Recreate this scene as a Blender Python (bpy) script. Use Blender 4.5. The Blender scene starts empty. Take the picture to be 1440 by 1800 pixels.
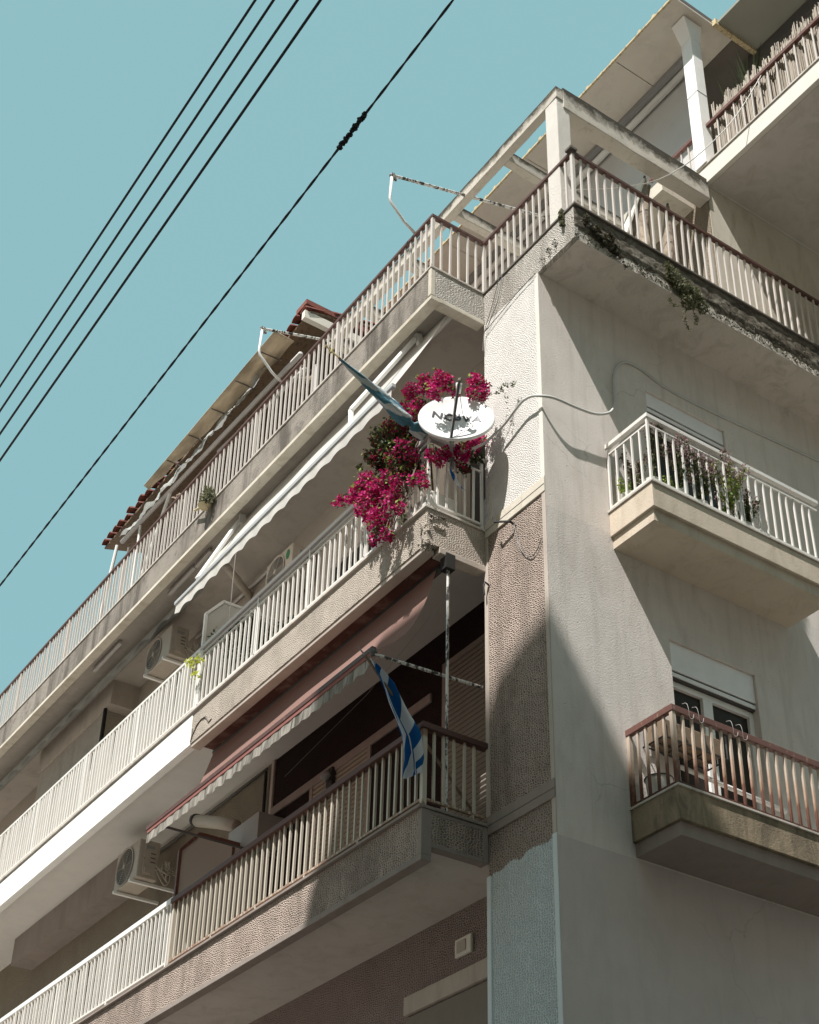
import bpy, math, random
from mathutils import Vector, Matrix, noise

random.seed(7)
sc = bpy.context.scene
COL = sc.collection
R = math.radians

# ------------------------------------------------------------ camera, sky, sun, exposure
cam_d = bpy.data.cameras.new('camera')
cam = bpy.data.objects.new('camera', cam_d)
COL.objects.link(cam)
cam_d.sensor_fit = 'HORIZONTAL'
cam_d.sensor_width = 36
cam_d.lens = 2647.792 / 1440 * 36
cam_d.shift_x = (720 - 782.794) / 1440
cam_d.shift_y = (1158.2 - 900) / 1440
cam_d.clip_start = 0.1
cam_d.clip_end = 2000
cr, cu, cf = Vector((0.57604293, 0.81738391, 0.00762093)), Vector((0.42875189, -0.31006997, 0.84854489)), Vector((-0.69594996, 0.4855308, 0.52906851))
m = Matrix((cr, cu, -cf)).transposed().to_4x4()
m.translation = Vector((8.21316675, -6.80707343, -5.45776716))
cam.matrix_world = m
sc.camera = cam

SUN = Vector((0.40, -1.0, 1.70)).normalized()      # towards the sun
w = bpy.data.worlds.new('World')
sc.world = w
w.use_nodes = True
nt = w.node_tree
for n in list(nt.nodes):
    nt.nodes.remove(n)
sky = nt.nodes.new('ShaderNodeTexSky')
sky.sky_type = 'NISHITA'
sky.sun_disc = False
sky.sun_elevation = math.asin(SUN.z)
sky.sun_rotation = math.atan2(SUN.x, SUN.y)
sky.air_density = 1.0
sky.dust_density = 2.2
sky.ozone_density = 1.0
mixn = nt.nodes.new('ShaderNodeMix')
mixn.data_type = 'RGBA'
mixn.inputs[0].default_value = 0.85
# clear teal overhead, whitening into dusty city haze towards the horizon
wtc = nt.nodes.new('ShaderNodeTexCoord')
wsp = nt.nodes.new('ShaderNodeSeparateXYZ')
nt.links.new(wtc.outputs['Generated'], wsp.inputs[0])
wrp = nt.nodes.new('ShaderNodeValToRGB')
nt.links.new(wsp.outputs[2], wrp.inputs[0])
wrp.color_ramp.elements[0].position = 0.10
wrp.color_ramp.elements[0].color = (.62, .54, .47, 1)
wrp.color_ramp.elements[1].position = 0.50
wrp.color_ramp.elements[1].color = (.512, .95, 1.0, 1)
wsc = nt.nodes.new('ShaderNodeVectorMath')
wsc.operation = 'SCALE'
wsc.inputs['Scale'].default_value = 5.2
nt.links.new(wrp.outputs[0], wsc.inputs[0])
nt.links.new(wsc.outputs[0], mixn.inputs[7])
bg = nt.nodes.new('ShaderNodeBackground')
bg.inputs[1].default_value = 0.0755
wo = nt.nodes.new('ShaderNodeOutputWorld')
nt.links.new(sky.outputs[0], mixn.inputs[6])
nt.links.new(mixn.outputs[2], bg.inputs[0])
nt.links.new(bg.outputs[0], wo.inputs[0])

sl = bpy.data.lights.new('sun', 'SUN')
sl.energy = 5.0
sl.angle = R(0.53)
sl.color = (1.0, 0.962, 0.925)
sun = bpy.data.objects.new('sun', sl)
COL.objects.link(sun)
sun.rotation_euler = SUN.to_track_quat('Z', 'Y').to_euler()
sun.location = (10, -20, 40)

sc.view_settings.view_transform = 'Standard'
sc.view_settings.look = 'None'
sc.view_settings.exposure = 0.63
sc.view_settings.gamma = 1
sc.view_settings.use_curve_mapping = False
sc.cycles.use_denoising = True
sc.cycles.max_bounces = 8

# ------------------------------------------------------------ helpers
ORI = {}


class MB:
    def __init__(s):
        s.v = []
        s.f = []
        s.uv = None

    def add(s, vs, fs):
        b = len(s.v)
        s.v += [tuple(p) for p in vs]
        s.f += [tuple(i + b for i in f) for f in fs]
        return s

    def box(s, x0, x1, y0, y1, z0, z1):
        if x0 > x1: x0, x1 = x1, x0
        if y0 > y1: y0, y1 = y1, y0
        if z0 > z1: z0, z1 = z1, z0
        return s.add([(x0, y0, z0), (x1, y0, z0), (x1, y1, z0), (x0, y1, z0), (x0, y0, z1), (x1, y0, z1), (x1, y1, z1), (x0, y1, z1)],
                     [(0, 3, 2, 1), (4, 5, 6, 7), (0, 1, 5, 4), (1, 2, 6, 5), (2, 3, 7, 6), (3, 0, 4, 7)])

    def bar(s, a, b, wd, ht=None, up=(0, 0, 1)):
        a = Vector(a); b = Vector(b); ht = ht or wd
        d = (b - a).normalized(); up = Vector(up)
        if abs(d.dot(up)) > .95: up = Vector((1, 0, 0))
        r = d.cross(up).normalized(); u = r.cross(d).normalized()
        vs = []
        for p in (a, b):
            for i, j in ((-1, -1), (1, -1), (1, 1), (-1, 1)):
                vs.append(p + r * (i * wd / 2) + u * (j * ht / 2))
        return s.add(vs, [(0, 1, 2, 3), (7, 6, 5, 4), (0, 4, 5, 1), (1, 5, 6, 2), (2, 6, 7, 3), (3, 7, 4, 0)])

    def tube(s, pts, r, n=8, cap=True):
        pts = [Vector(p) for p in pts]
        rs = r if isinstance(r, (list, tuple)) else [r] * len(pts)
        rings = []
        prev = None
        for i, p in enumerate(pts):
            d = (pts[min(i + 1, len(pts) - 1)] - pts[max(i - 1, 0)])
            if d.length < 1e-9: d = Vector((0, 0, 1))
            d.normalize()
            if prev is None:
                a = Vector((0, 0, 1)) if abs(d.z) < .9 else Vector((1, 0, 0))
                q = d.cross(a).normalized()
            else:
                q = (prev - d * prev.dot(d)).normalized()
            prev = q
            t = d.cross(q)
            rings.append([p + (q * math.cos(2 * math.pi * k / n) + t * math.sin(2 * math.pi * k / n)) * rs[i] for k in range(n)])
        vs = [x for rg in rings for x in rg]
        fs = []
        for i in range(len(rings) - 1):
            for k in range(n):
                k2 = (k + 1) % n
                fs.append((i * n + k, i * n + k2, (i + 1) * n + k2, (i + 1) * n + k))
        if cap:
            fs.append(tuple(range(n - 1, -1, -1)))
            fs.append(tuple((len(rings) - 1) * n + k for k in range(n)))
        return s.add(vs, fs)

    def prism(s, poly, d):
        """closed polygon (3d points) swept by vector d"""
        poly = [Vector(p) for p in poly]; d = Vector(d); n = len(poly)
        vs = poly + [p + d for p in poly]
        fs = [tuple(range(n - 1, -1, -1)), tuple(range(n, 2 * n))]
        fs += [(i, (i + 1) % n, n + (i + 1) % n, n + i) for i in range(n)]
        return s.add(vs, fs)

    def build(s, name, mat, parent=None, smooth=False, bevel=0, label=None, kind=None, loc=None, solid=0):
        """vertices are world coordinates; loc = world place of the object's own origin"""
        po = ORI[parent] if parent else Vector((0, 0, 0))
        if loc is None:
            loc = Vector(s.v[0]) if not parent else po
        loc = Vector(loc)
        me = bpy.data.meshes.new(name)
        me.from_pydata([tuple(Vector(p) - loc) for p in s.v], [], s.f)
        if s.uv:
            ul = me.uv_layers.new(name='UVMap')
            for p in me.polygons:
                for li in p.loop_indices:
                    ul.data[li].uv = s.uv[me.loops[li].vertex_index]
        import bmesh
        bm = bmesh.new(); bm.from_mesh(me)
        bmesh.ops.recalc_face_normals(bm, faces=bm.faces)
        bm.to_mesh(me); bm.free()
        if smooth:
            for p in me.polygons: p.use_smooth = True
        me.materials.append(mat)
        o = bpy.data.objects.new(name, me)
        COL.objects.link(o)
        o.location = loc - po
        if parent:
            o.parent = parent
        ORI[o] = loc
        if bevel:
            b = o.modifiers.new('bevel', 'BEVEL'); b.width = bevel; b.segments = 2; b.limit_method = 'ANGLE'
        if solid:
            so = o.modifiers.new('solid', 'SOLIDIFY'); so.thickness = solid; so.offset = 0
        if label: o['label'] = label
        if kind: o['kind'] = kind
        return o


def thing(name, label, cat, loc, group=None):
    o = bpy.data.objects.new(name, None)
    o.empty_display_size = .2
    COL.objects.link(o)
    o.location = loc
    ORI[o] = Vector(loc)
    o['label'] = label; o['category'] = cat
    if group: o['group'] = group
    return o


def tag(o, label, cat, group=None):
    o['label'] = label; o['category'] = cat
    if group: o['group'] = group
    return o


def inst(src, name, world, parent):
    """another object sharing src's mesh"""
    o = bpy.data.objects.new(name, src.data)
    COL.objects.link(o)
    o.parent = parent
    o.location = Vector(world) - ORI[parent]
    ORI[o] = Vector(world)
    for md in src.modifiers:
        b = o.modifiers.new(md.name, md.type)
        if md.type == 'BEVEL':
            b.width = md.width; b.segments = md.segments; b.limit_method = md.limit_method
    return o


# ------------------------------------------------------------ materials
def S(*c):
    """sRGB 0-255 to linear"""
    return tuple((x / 255 / 12.92 if x / 255 <= .04045 else ((x / 255 + .055) / 1.055) ** 2.4) for x in c) + (1,)


class NT:
    def __init__(s, name):
        s.m = bpy.data.materials.new(name)
        s.m.use_nodes = True
        s.t = s.m.node_tree
        for n in list(s.t.nodes): s.t.nodes.remove(n)
        s.out = s.n('ShaderNodeOutputMaterial')
        s.p = s.n('ShaderNodeBsdfPrincipled')
        s.l(s.p.outputs[0], s.out.inputs[0])
        s.tc = s.n('ShaderNodeTexCoord')
        s.co = s.tc.outputs['Object']

    def n(s, k, **kw):
        nd = s.t.nodes.new(k)
        for a, b in kw.items(): setattr(nd, a, b)
        return nd

    def l(s, a, b): s.t.links.new(a, b)

    def map(s, scale, co=None, rot=(0, 0, 0)):
        mp = s.n('ShaderNodeMapping'); s.l(co or s.co, mp.inputs[0])
        mp.inputs['Scale'].default_value = scale; mp.inputs['Rotation'].default_value = rot
        return mp.outputs[0]

    def noise(s, co, scale, detail=4, rough=.55, dist=0):
        nd = s.n('ShaderNodeTexNoise'); s.l(co, nd.inputs['Vector'])
        nd.inputs['Scale'].default_value = scale; nd.inputs['Detail'].default_value = detail
        nd.inputs['Roughness'].default_value = rough; nd.inputs['Distortion'].default_value = dist
        return nd.outputs[0]

    def vor(s, co, scale, feature='F1', rnd=1):
        nd = s.n('ShaderNodeTexVoronoi', feature=feature); s.l(co, nd.inputs['Vector'])
        nd.inputs['Scale'].default_value = scale; nd.inputs['Randomness'].default_value = rnd
        return nd.outputs[0]

    def ramp(s, f, stops):
        nd = s.n('ShaderNodeValToRGB'); s.l(f, nd.inputs[0])
        e = nd.color_ramp.elements
        while len(e) < len(stops): e.new(.5)
        for el, (p, c) in zip(e, stops):
            el.position = p
            el.color = c if isinstance(c, tuple) else (c, c, c, 1)
        return nd.outputs[0]

    def mix(s, f, a, b, mode='MIX'):
        nd = s.n('ShaderNodeMix', data_type='RGBA', blend_type=mode)
        for sock, v in ((nd.inputs[0], f), (nd.inputs[6], a), (nd.inputs[7], b)):
            if hasattr(v, 'is_output') or hasattr(v, 'links'): s.l(v, sock)
            else: sock.default_value = v
        return nd.outputs[2]

    def math(s, op, a, b=0.0, c=None, clamp=False):
        nd = s.n('ShaderNodeMath', operation=op, use_clamp=clamp)
        for i, v in enumerate((a, b) + ((c,) if c is not None else ())):
            if hasattr(v, 'links'): s.l(v, nd.inputs[i])
            else: nd.inputs[i].default_value = v
        return nd.outputs[0]

    def vadd(s, a, b, sc_=1.0):
        k = s.n('ShaderNodeVectorMath', operation='SCALE'); s.l(b, k.inputs[0]); k.inputs['Scale'].default_value = sc_
        nd = s.n('ShaderNodeVectorMath', operation='ADD'); s.l(a, nd.inputs[0]); s.l(k.outputs[0], nd.inputs[1])
        return nd.outputs[0]

    def noisec(s, co, scale, detail=2):
        nd = s.n('ShaderNodeTexNoise'); s.l(co, nd.inputs['Vector'])
        nd.inputs['Scale'].default_value = scale; nd.inputs['Detail'].default_value = detail
        return nd.outputs['Color']

    def bump(s, h, dist, strength=1.0, prev=None):
        nd = s.n('ShaderNodeBump'); s.l(h, nd.inputs['Height'])
        nd.inputs['Distance'].default_value = dist; nd.inputs['Strength'].default_value = strength
        if prev: s.l(prev, nd.inputs['Normal'])
        s.l(nd.outputs[0], s.p.inputs['Normal'])
        return nd.outputs[0]

    def set(s, col=None, rough=.9, metal=0, spec=.3):
        if col is not None:
            if hasattr(col, 'links'): s.l(col, s.p.inputs['Base Color'])
            else: s.p.inputs['Base Color'].default_value = col
        if hasattr(rough, 'links'): s.l(rough, s.p.inputs['Roughness'])
        else: s.p.inputs['Roughness'].default_value = rough
        s.p.inputs['Metallic'].default_value = metal
        s.p.inputs['Specular IOR Level'].default_value = spec
        return s.m

    def z(s):
        nd = s.n('ShaderNodeSeparateXYZ'); s.l(s.co, nd.inputs[0])
        return nd.outputs


def c4(r, g, b): return (r, g, b, 1)


def net_height(N, cell=(.030, .030, .021), jit=.5):
    """relief of the hand-raked render: rows of shallow pits in a net of thin ridges (along the wall, up the wall)"""
    wob = N.noisec(N.co, 5, 4)
    co = N.vadd(N.co, wob, .045)
    sp = N.n('ShaderNodeSeparateXYZ'); N.l(co, sp.inputs[0])
    u = N.math('ADD', sp.outputs[0], sp.outputs[1])
    v_ = N.math('MULTIPLY_ADD', u, .10, sp.outputs[2])
    cb = N.n('ShaderNodeCombineXYZ')
    N.l(N.math('DIVIDE', u, cell[0]), cb.inputs[0]); N.l(N.math('DIVIDE', v_, cell[2]), cb.inputs[1])
    vo = N.n('ShaderNodeTexVoronoi', feature='DISTANCE_TO_EDGE', voronoi_dimensions='2D')
    N.l(cb.outputs[0], vo.inputs['Vector']); vo.inputs['Scale'].default_value = 1.0; vo.inputs['Randomness'].default_value = jit
    rid = N.ramp(vo.outputs[0], [(0.0, 1.0), (.36, 0.0)])
    fine = N.noise(N.co, 120, 3, .6)
    return N.math('MULTIPLY_ADD', fine, .35, rid)


def mat_stucco(name, c1, c2, cell=(.027, .027, .0185), depth=.010, dirt=None, dirt_amt=.0, spot=0.0, jit=.7, pit=.55, pd=.5):
    N = NT(name)
    h = net_height(N, cell, jit)
    big = N.noise(N.co, 1.3, 5, .6)
    mid = N.noise(N.co, 7, 4, .6)
    col = N.mix(N.ramp(big, [(.35, 0.0), (.68, 1.0)]), c1, c2)
    col = N.mix(N.math('MULTIPLY', N.ramp(mid, [(.35, 1.0), (.6, 0.0)]), .28), col, tuple(x * .62 for x in c1[:3]) + (1,))
    # shade inside the pits, painted into the colour away from the ridges
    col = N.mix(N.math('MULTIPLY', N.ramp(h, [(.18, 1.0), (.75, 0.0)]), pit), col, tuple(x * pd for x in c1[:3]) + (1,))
    if dirt:
        st = N.noise(N.map((2.6, 2.6, .34)), 1.0, 5, .65)
        col = N.mix(N.math('MULTIPLY', N.ramp(st, [(.46, 0.0), (.62, 1.0)]), dirt_amt), col, dirt)
        sp = N.noise(N.map((5, 5, 5)), 1.0, 6, .75)
        col = N.mix(N.math('MULTIPLY', N.ramp(sp, [(.53, 0.0), (.64, 1.0)]), dirt_amt * .6), col, dirt)
    N.bump(h, depth)
    return N.set(col, .95, spec=.15)


def mat_plaster(name, c1, c2, depth=.004, stain=None, amt=0.0, scale=45, crack=0.0, pits=False, streak=0.0):
    N = NT(name)
    f = N.noise(N.co, scale, 6, .7)
    g = N.noise(N.co, scale * 3.5, 2, .5)
    h = N.math('MULTIPLY_ADD', g, .4, f)
    big = N.noise(N.co, .9, 5, .62, .6)
    mid = N.noise(N.co, 4.5, 5, .6)
    col = N.mix(N.ramp(big, [(.3, 0.0), (.7, 1.0)]), c1, c2)
    col = N.mix(N.math('MULTIPLY', N.ramp(mid, [(.45, 0.0), (.75, 1.0)]), .35), col, tuple(x * .8 for x in c1[:3]) + (1,))
    if streak:
        sk = N.noise(N.map((9, 9, .55)), 1.0, 4, .6)
        col = N.mix(N.math('MULTIPLY', N.ramp(sk, [(.52, 0.0), (.72, 1.0)]), streak), col, tuple(x * .6 for x in c1[:3]) + (1,))
    if stain:
        st = N.noise(N.map((3.2, 3.2, .8)), 1.2, 6, .7, .8)
        col = N.mix(N.math('MULTIPLY', N.ramp(st, [(.48, 0.0), (.66, 1.0)]), amt), col, stain)
    if crack:
        cw = N.vadd(N.co, N.noisec(N.co, 2.2, 5), .5)
        cv = N.vor(N.map((.55, .55, .8), cw), 1.0, 'DISTANCE_TO_EDGE')
        ck = N.math('MULTIPLY', N.ramp(cv, [(.0, 1.0), (.0045, 0.0)]), N.ramp(N.noise(N.co, .8, 3), [(.52, 0.0), (.60, 1.0)]))
        col = N.mix(N.math('MULTIPLY', ck, crack), col, tuple(x * .35 for x in c1[:3]) + (1,))
    if pits:
        v = N.vor(N.co, 9.0)
        k = N.ramp(v, [(.035, 1.0), (.06, 0.0)])
        col = N.mix(N.math('MULTIPLY', k, .55), col, (.12, .1, .085, 1))
        h = N.math('SUBTRACT', h, N.math('MULTIPLY', k, .8))
    N.bump(h, depth)
    return N.set(col, .92, spec=.2)


def mat_paint(name, c, rough=.45, wear=None, amt=0.0, scale=30, metal=0.0, bump=.0008, grad=None):
    N = NT(name)
    n1 = N.noise(N.co, 6, 4, .6)
    col = N.mix(N.math('MULTIPLY', N.ramp(n1, [(.4, 0.0), (.7, 1.0)]), .3), c, tuple(x * .78 for x in c[:3]) + (1,))
    if wear:
        n2 = N.noise(N.map((1, 1, .35)), scale, 6, .72)
        e = .64 - amt * .2
        col = N.mix(N.ramp(n2, [(e, 0.0), (e + .05, 1.0)]), col, wear)
    n3 = N.noise(N.co, 90, 3)
    N.bump(n3, bump)
    return N.set(col, rough, metal, .4)


M = {}
M['stucco_white'] = mat_stucco('stucco_white', c4(.78, .745, .70), c4(.73, .70, .655), depth=.007, pit=.30, pd=.55)
M['stucco_grey_white'] = mat_stucco('stucco_grey_white', c4(.56, .525, .47), c4(.66, .615, .55), cell=(.032, .032, .022), depth=.013, dirt=c4(.2, .175, .14), dirt_amt=.5)
M['stucco_top_dirty'] = mat_stucco('stucco_top_dirty', c4(.45, .40, .345), c4(.36, .32, .275), cell=(.02, .02, .017), depth=.008, dirt=c4(.11, .095, .08), dirt_amt=.8)
M['stucco_beige'] = mat_stucco('stucco_beige', c4(.62, .54, .455), c4(.54, .47, .40), depth=.009, dirt=c4(.22, .19, .155), dirt_amt=.28, pit=.7, pd=.45)
M['stucco_taupe'] = mat_stucco('stucco_taupe', c4(.50, .40, .34), c4(.56, .455, .385), cell=(.031, .031, .022), depth=.011, pit=.95, pd=.26, dirt=c4(.10, .085, .07), dirt_amt=.4)
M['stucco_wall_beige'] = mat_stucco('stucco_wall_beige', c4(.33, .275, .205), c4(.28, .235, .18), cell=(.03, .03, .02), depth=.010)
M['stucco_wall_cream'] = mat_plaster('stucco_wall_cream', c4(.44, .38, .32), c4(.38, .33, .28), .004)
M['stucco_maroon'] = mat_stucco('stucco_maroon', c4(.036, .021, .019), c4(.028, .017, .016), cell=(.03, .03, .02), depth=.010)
M['stucco_mauve'] = mat_stucco('stucco_mauve', c4(.42, .33, .30), c4(.37, .29, .265), cell=(.033, .033, .024), depth=.012, pit=.9, pd=.35)
M['trim_beige'] = mat_plaster('trim_beige', c4(.50, .44, .38), c4(.44, .38, .33), .002, stain=c4(.25, .2, .16), amt=.3)
M['trim_taupe'] = mat_plaster('trim_taupe', c4(.31, .26, .23), c4(.26, .22, .195), .002, stain=c4(.16, .13, .11), amt=.3)
M['trim_cream'] = mat_plaster('trim_cream', c4(.66, .61, .52), c4(.58, .53, .44), .003, stain=c4(.36, .31, .22), amt=.5)
M['trim_white'] = mat_plaster('trim_white', c4(.76, .72, .64), c4(.68, .64, .57), .002)
M['wall_side'] = mat_plaster('wall_side', c4(.74, .675, .62), c4(.68, .62, .57), .004, stain=c4(.50, .44, .37), amt=.3, scale=60, pits=True, crack=.38, streak=.35)
M['wall_side_low'] = mat_plaster('wall_side_low', c4(.58, .52, .495), c4(.53, .475, .455), .002, scale=50, stain=c4(.42, .38, .36), amt=.3, crack=.3)
M['white_paint_wall'] = mat_plaster('white_paint_wall', c4(.90, .885, .85), c4(.88, .865, .83), .0015)
M['ceiling'] = mat_plaster('ceiling', c4(.62, .56, .515), c4(.55, .50, .46), .002, stain=c4(.36, .31, .25), amt=.35)
M['ceiling_stained'] = mat_plaster('ceiling_stained', c4(.66, .60, .53), c4(.57, .52, .46), .006, stain=c4(.36, .31, .26), amt=.5, scale=18)
M['ceiling_white'] = mat_plaster('ceiling_white', c4(.72, .69, .65), c4(.68, .65, .61), .001)
M['concrete'] = mat_plaster('concrete', c4(.30, .27, .23), c4(.22, .20, .17), .008, stain=c4(.10, .09, .07), amt=.7)
M['slab_edge_old'] = mat_plaster('slab_edge_old', c4(.34, .27, .185), c4(.25, .20, .14), .006, stain=c4(.09, .075, .06), amt=.8, streak=.8)
M['slab_edge_tan'] = mat_plaster('slab_edge_tan', c4(.62, .535, .43), c4(.57, .49, .39), .004, stain=c4(.36, .3, .22), amt=.4)
M['coping'] = mat_plaster('coping', c4(.62, .57, .51), c4(.5, .46, .41), .002, stain=c4(.26, .22, .19), amt=.6)
M['coping_dark'] = mat_plaster('coping_dark', c4(.17, .15, .13), c4(.12, .105, .09), .002)
M['marble'] = mat_plaster('marble', c4(.55, .52, .47), c4(.48, .45, .41), .0015, stain=c4(.25, .2, .15), amt=.4)
M['rail_white'] = mat_paint('rail_white', c4(.74, .71, .66), .4, c4(.33, .26, .2), .12)
def mat_bar(name, c, rust, amt, h=.75):
    N = NT(name)
    zc = N.z()
    n1 = N.noise(N.map((9, 9, 3)), 4, 5, .7)
    n2 = N.noise(N.map((1, 1, .3)), 22, 5, .75)
    foot = N.math('MULTIPLY_ADD', zc[2], -5.5, N.math('MULTIPLY', n1, 1.25))
    top = N.math('MULTIPLY_ADD', N.math('SUBTRACT', zc[2], h), 7.0, N.math('MULTIPLY', n1, 1.1))
    k_ = N.math('MAXIMUM', N.ramp(foot, [(.42, 0.0), (.60, 1.0)]), N.ramp(top, [(.55, 0.0), (.75, 1.0)]))
    k_ = N.math('MAXIMUM', N.math('MULTIPLY', k_, amt), N.math('MULTIPLY', N.ramp(n2, [(.64, 0.0), (.70, 1.0)]), amt))
    base = N.mix(N.noise(N.co, 5, 4), c, tuple(x * .82 for x in c[:3]) + (1,))
    N.bump(N.noise(N.co, 80, 3), .0012)
    return N.set(N.mix(k_, base, rust), .5)


M['rail_dusty'] = mat_bar('rail_dusty', c4(.64, .585, .535), c4(.22, .13, .09), .7)
M['rail_cream'] = mat_bar('rail_cream', c4(.58, .52, .43), c4(.24, .12, .07), .85, .62)
M['rail_rust'] = mat_paint('rail_rust', c4(.50, .30, .18), .55, c4(.17, .045, .025), .9, 12)
N = NT('rail_rust_feet')
zc_ = N.z()
n_ = N.noise(N.map((8, 8, 2.5)), 3, 5, .7)
f_ = N.math('ADD', N.math('MULTIPLY', zc_[2], 1.35), N.math('MULTIPLY_ADD', n_, .9, -.30))
col = N.ramp(f_, [(.10, c4(.06, .025, .018)), (.34, c4(.17, .075, .048)), (.62, c4(.42, .29, .21)), (.85, c4(.50, .41, .33))])
N.bump(N.noise(N.co, 90, 3), .001)
M['rail_rust_feet'] = N.set(col, .6)
M['rail_brown'] = mat_paint('rail_brown', c4(.105, .05, .04), .5, c4(.2, .12, .09), .15)
M['rail_brown_light'] = mat_paint('rail_brown_light', c4(.15, .07, .055), .5, c4(.3, .2, .15), .2)
M['rail_grey'] = mat_paint('rail_grey', c4(.50, .47, .45), .35)
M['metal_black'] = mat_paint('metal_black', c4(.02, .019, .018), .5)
M['metal_dark'] = mat_paint('metal_dark', c4(.10, .095, .09), .5)
M['metal_grey'] = mat_paint('metal_grey', c4(.26, .26, .255), .4)
M['white_chipped'] = mat_paint('white_chipped', c4(.70, .68, .64), .4, c4(.05, .04, .035), .75, 16)
M['white_metal'] = mat_paint('white_metal', c4(.80, .79, .76), .35)
M['ac_white'] = mat_paint('ac_white', c4(.42, .365, .305), .45, c4(.28, .23, .18), .25)
M['ac_dark'] = mat_paint('ac_dark', c4(.06, .055, .05), .6)
M['plastic_grey'] = mat_paint('plastic_grey', c4(.42, .43, .43), .5)
M['duct'] = mat_paint('duct', c4(.42, .37, .31), .5)
M['gold'] = mat_paint('gold', c4(.62, .50, .25), .35, metal=.3)
M['wood'] = mat_paint('wood', c4(.20, .14, .09), .7, c4(.1, .07, .05), .5, 20)
M['terracotta'] = mat_paint('terracotta', c4(.22, .07, .05), .8, c4(.09, .035, .03), .5, 9, bump=.003)
M['cable_black'] = mat_paint('cable_black', c4(.008, .008, .012), .55)
M['cable_grey'] = mat_paint('cable_grey', c4(.52, .52, .49), .5)
M['pot_cream'] = mat_paint('pot_cream', c4(.62, .52, .32), .6)
M['pot_white'] = mat_paint('pot_white', c4(.7, .68, .62), .5)
M['asphalt'] = mat_plaster('asphalt', c4(.055, .055, .055), c4(.045, .045, .045), .004)
M['paving'] = mat_plaster('paving', c4(.27, .24, .21), c4(.24, .215, .19), .004)
M['far_wall'] = mat_plaster('far_wall', c4(.66, .57, .47), c4(.6, .52, .43), .003)
M['soffit'] = mat_plaster('soffit', c4(.66, .61, .54), c4(.62, .57, .50), .002, stain=c4(.42, .39, .35), amt=.3)
M['interior'] = mat_paint('interior', c4(.02, .018, .016), .9)
M['curtain'] = mat_paint('curtain', c4(.22, .19, .155), .9)
M['shutter_old'] = mat_paint('shutter_old', c4(.27, .225, .175), .8)
M['yellow_trim'] = mat_paint('yellow_trim', c4(.58, .47, .28), .7, c4(.3, .24, .15), .6)

# bottom pilaster: taupe paint above, a fresh pale blue coat rolled on below with an uneven top edge
N = NT('stucco_two_coats')
h = net_height(N, (.031, .031, .023), .7)
zz = N.z()
edge = N.math('MULTIPLY_ADD', N.noise(N.co, 7, 3, .6), .16, zz[2])
edge = N.math('MULTIPLY_ADD', zz[0], -.05, edge)
edge = N.math('MULTIPLY_ADD', N.noise(N.map((1, 1, .35)), 60, 4, .7), .05, edge)
k = N.ramp(N.math('ADD', edge, -6.185), [(.55, 0.0), (.57, 1.0)])
tp = N.mix(N.noise(N.co, 1.6, 4), c4(.38, .305, .26), c4(.45, .37, .31))
bl = N.mix(N.noise(N.co, 1.2, 4), c4(.66, .71, .715), c4(.72, .765, .765))
col = N.mix(k, bl, tp)
pit_shade = N.mix(k, c4(.41, .46, .465), c4(.115, .09, .078))
col = N.mix(N.math('MULTIPLY', N.ramp(h, [(.18, 1.0), (.75, 0.0)]), .9), col, pit_shade)  # hollows get a darker colour as painted-in occlusion shade
N.bump(h, .012)
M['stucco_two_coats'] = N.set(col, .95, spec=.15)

# pergola concrete: light lime wash, lichen and black mould along the upper arris
N = NT('pergola_concrete')
n1 = N.noise(N.co, 3.5, 6, .7, .5)
n2 = N.noise(N.co, 14, 5, .7)
tcg = N.n('ShaderNodeTexCoord')
sg = N.n('ShaderNodeSeparateXYZ'); N.l(tcg.outputs['Generated'], sg.inputs[0])
f = N.math('MULTIPLY_ADD', n1, .55, N.math('MULTIPLY_ADD', n2, .25, N.math('MULTIPLY', sg.outputs[2], .40)))
col = N.mix(N.noise(N.co, 2.5, 5), c4(.62, .57, .49), c4(.5, .46, .4))
col = N.mix(N.ramp(f, [(.52, 0.0), (.70, 1.0)]), col, c4(.07, .063, .05))
col = N.mix(N.math('MULTIPLY', N.ramp(n2, [(.55, 0.0), (.7, 1.0)]), .4), col, c4(.30, .24, .14))
N.bump(N.noise(N.co, 40, 6, .75), .008)
M['pergola_concrete'] = N.set(col, .95, spec=.15)
# the same concrete for posts without the heavy mould
M['pergola_post'] = mat_plaster('pergola_post', c4(.74, .70, .64), c4(.66, .62, .565), .010, scale=60, stain=c4(.4, .35, .28), amt=.25)

# glass
N = NT('glass_dark')
N.bump(N.noise(N.co, 1.2, 2), .01, .3)
M['glass_dark'] = N.set(c4(.035, .03, .026), .12, spec=.12)
N = NT('glass_clear')
tr = N.n('ShaderNodeBsdfTransparent'); tr.inputs[0].default_value = (.72, .74, .72, 1)
gl = N.n('ShaderNodeBsdfGlossy'); gl.inputs['Roughness'].default_value = .12; gl.inputs[0].default_value = (.5, .5, .48, 1)
df = N.n('ShaderNodeBsdfDiffuse'); df.inputs[0].default_value = (.80, .78, .73, 1)
mx = N.n('ShaderNodeMixShader'); mx.inputs[0].default_value = .68; N.l(tr.outputs[0], mx.inputs[1]); N.l(df.outputs[0], mx.inputs[2])
mx2 = N.n('ShaderNodeMixShader'); mx2.inputs[0].default_value = .12; N.l(mx.outputs[0], mx2.inputs[1]); N.l(gl.outputs[0], mx2.inputs[2])
N.l(mx2.outputs[0], N.out.inputs[0])
M['glass_clear'] = N.m


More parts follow.
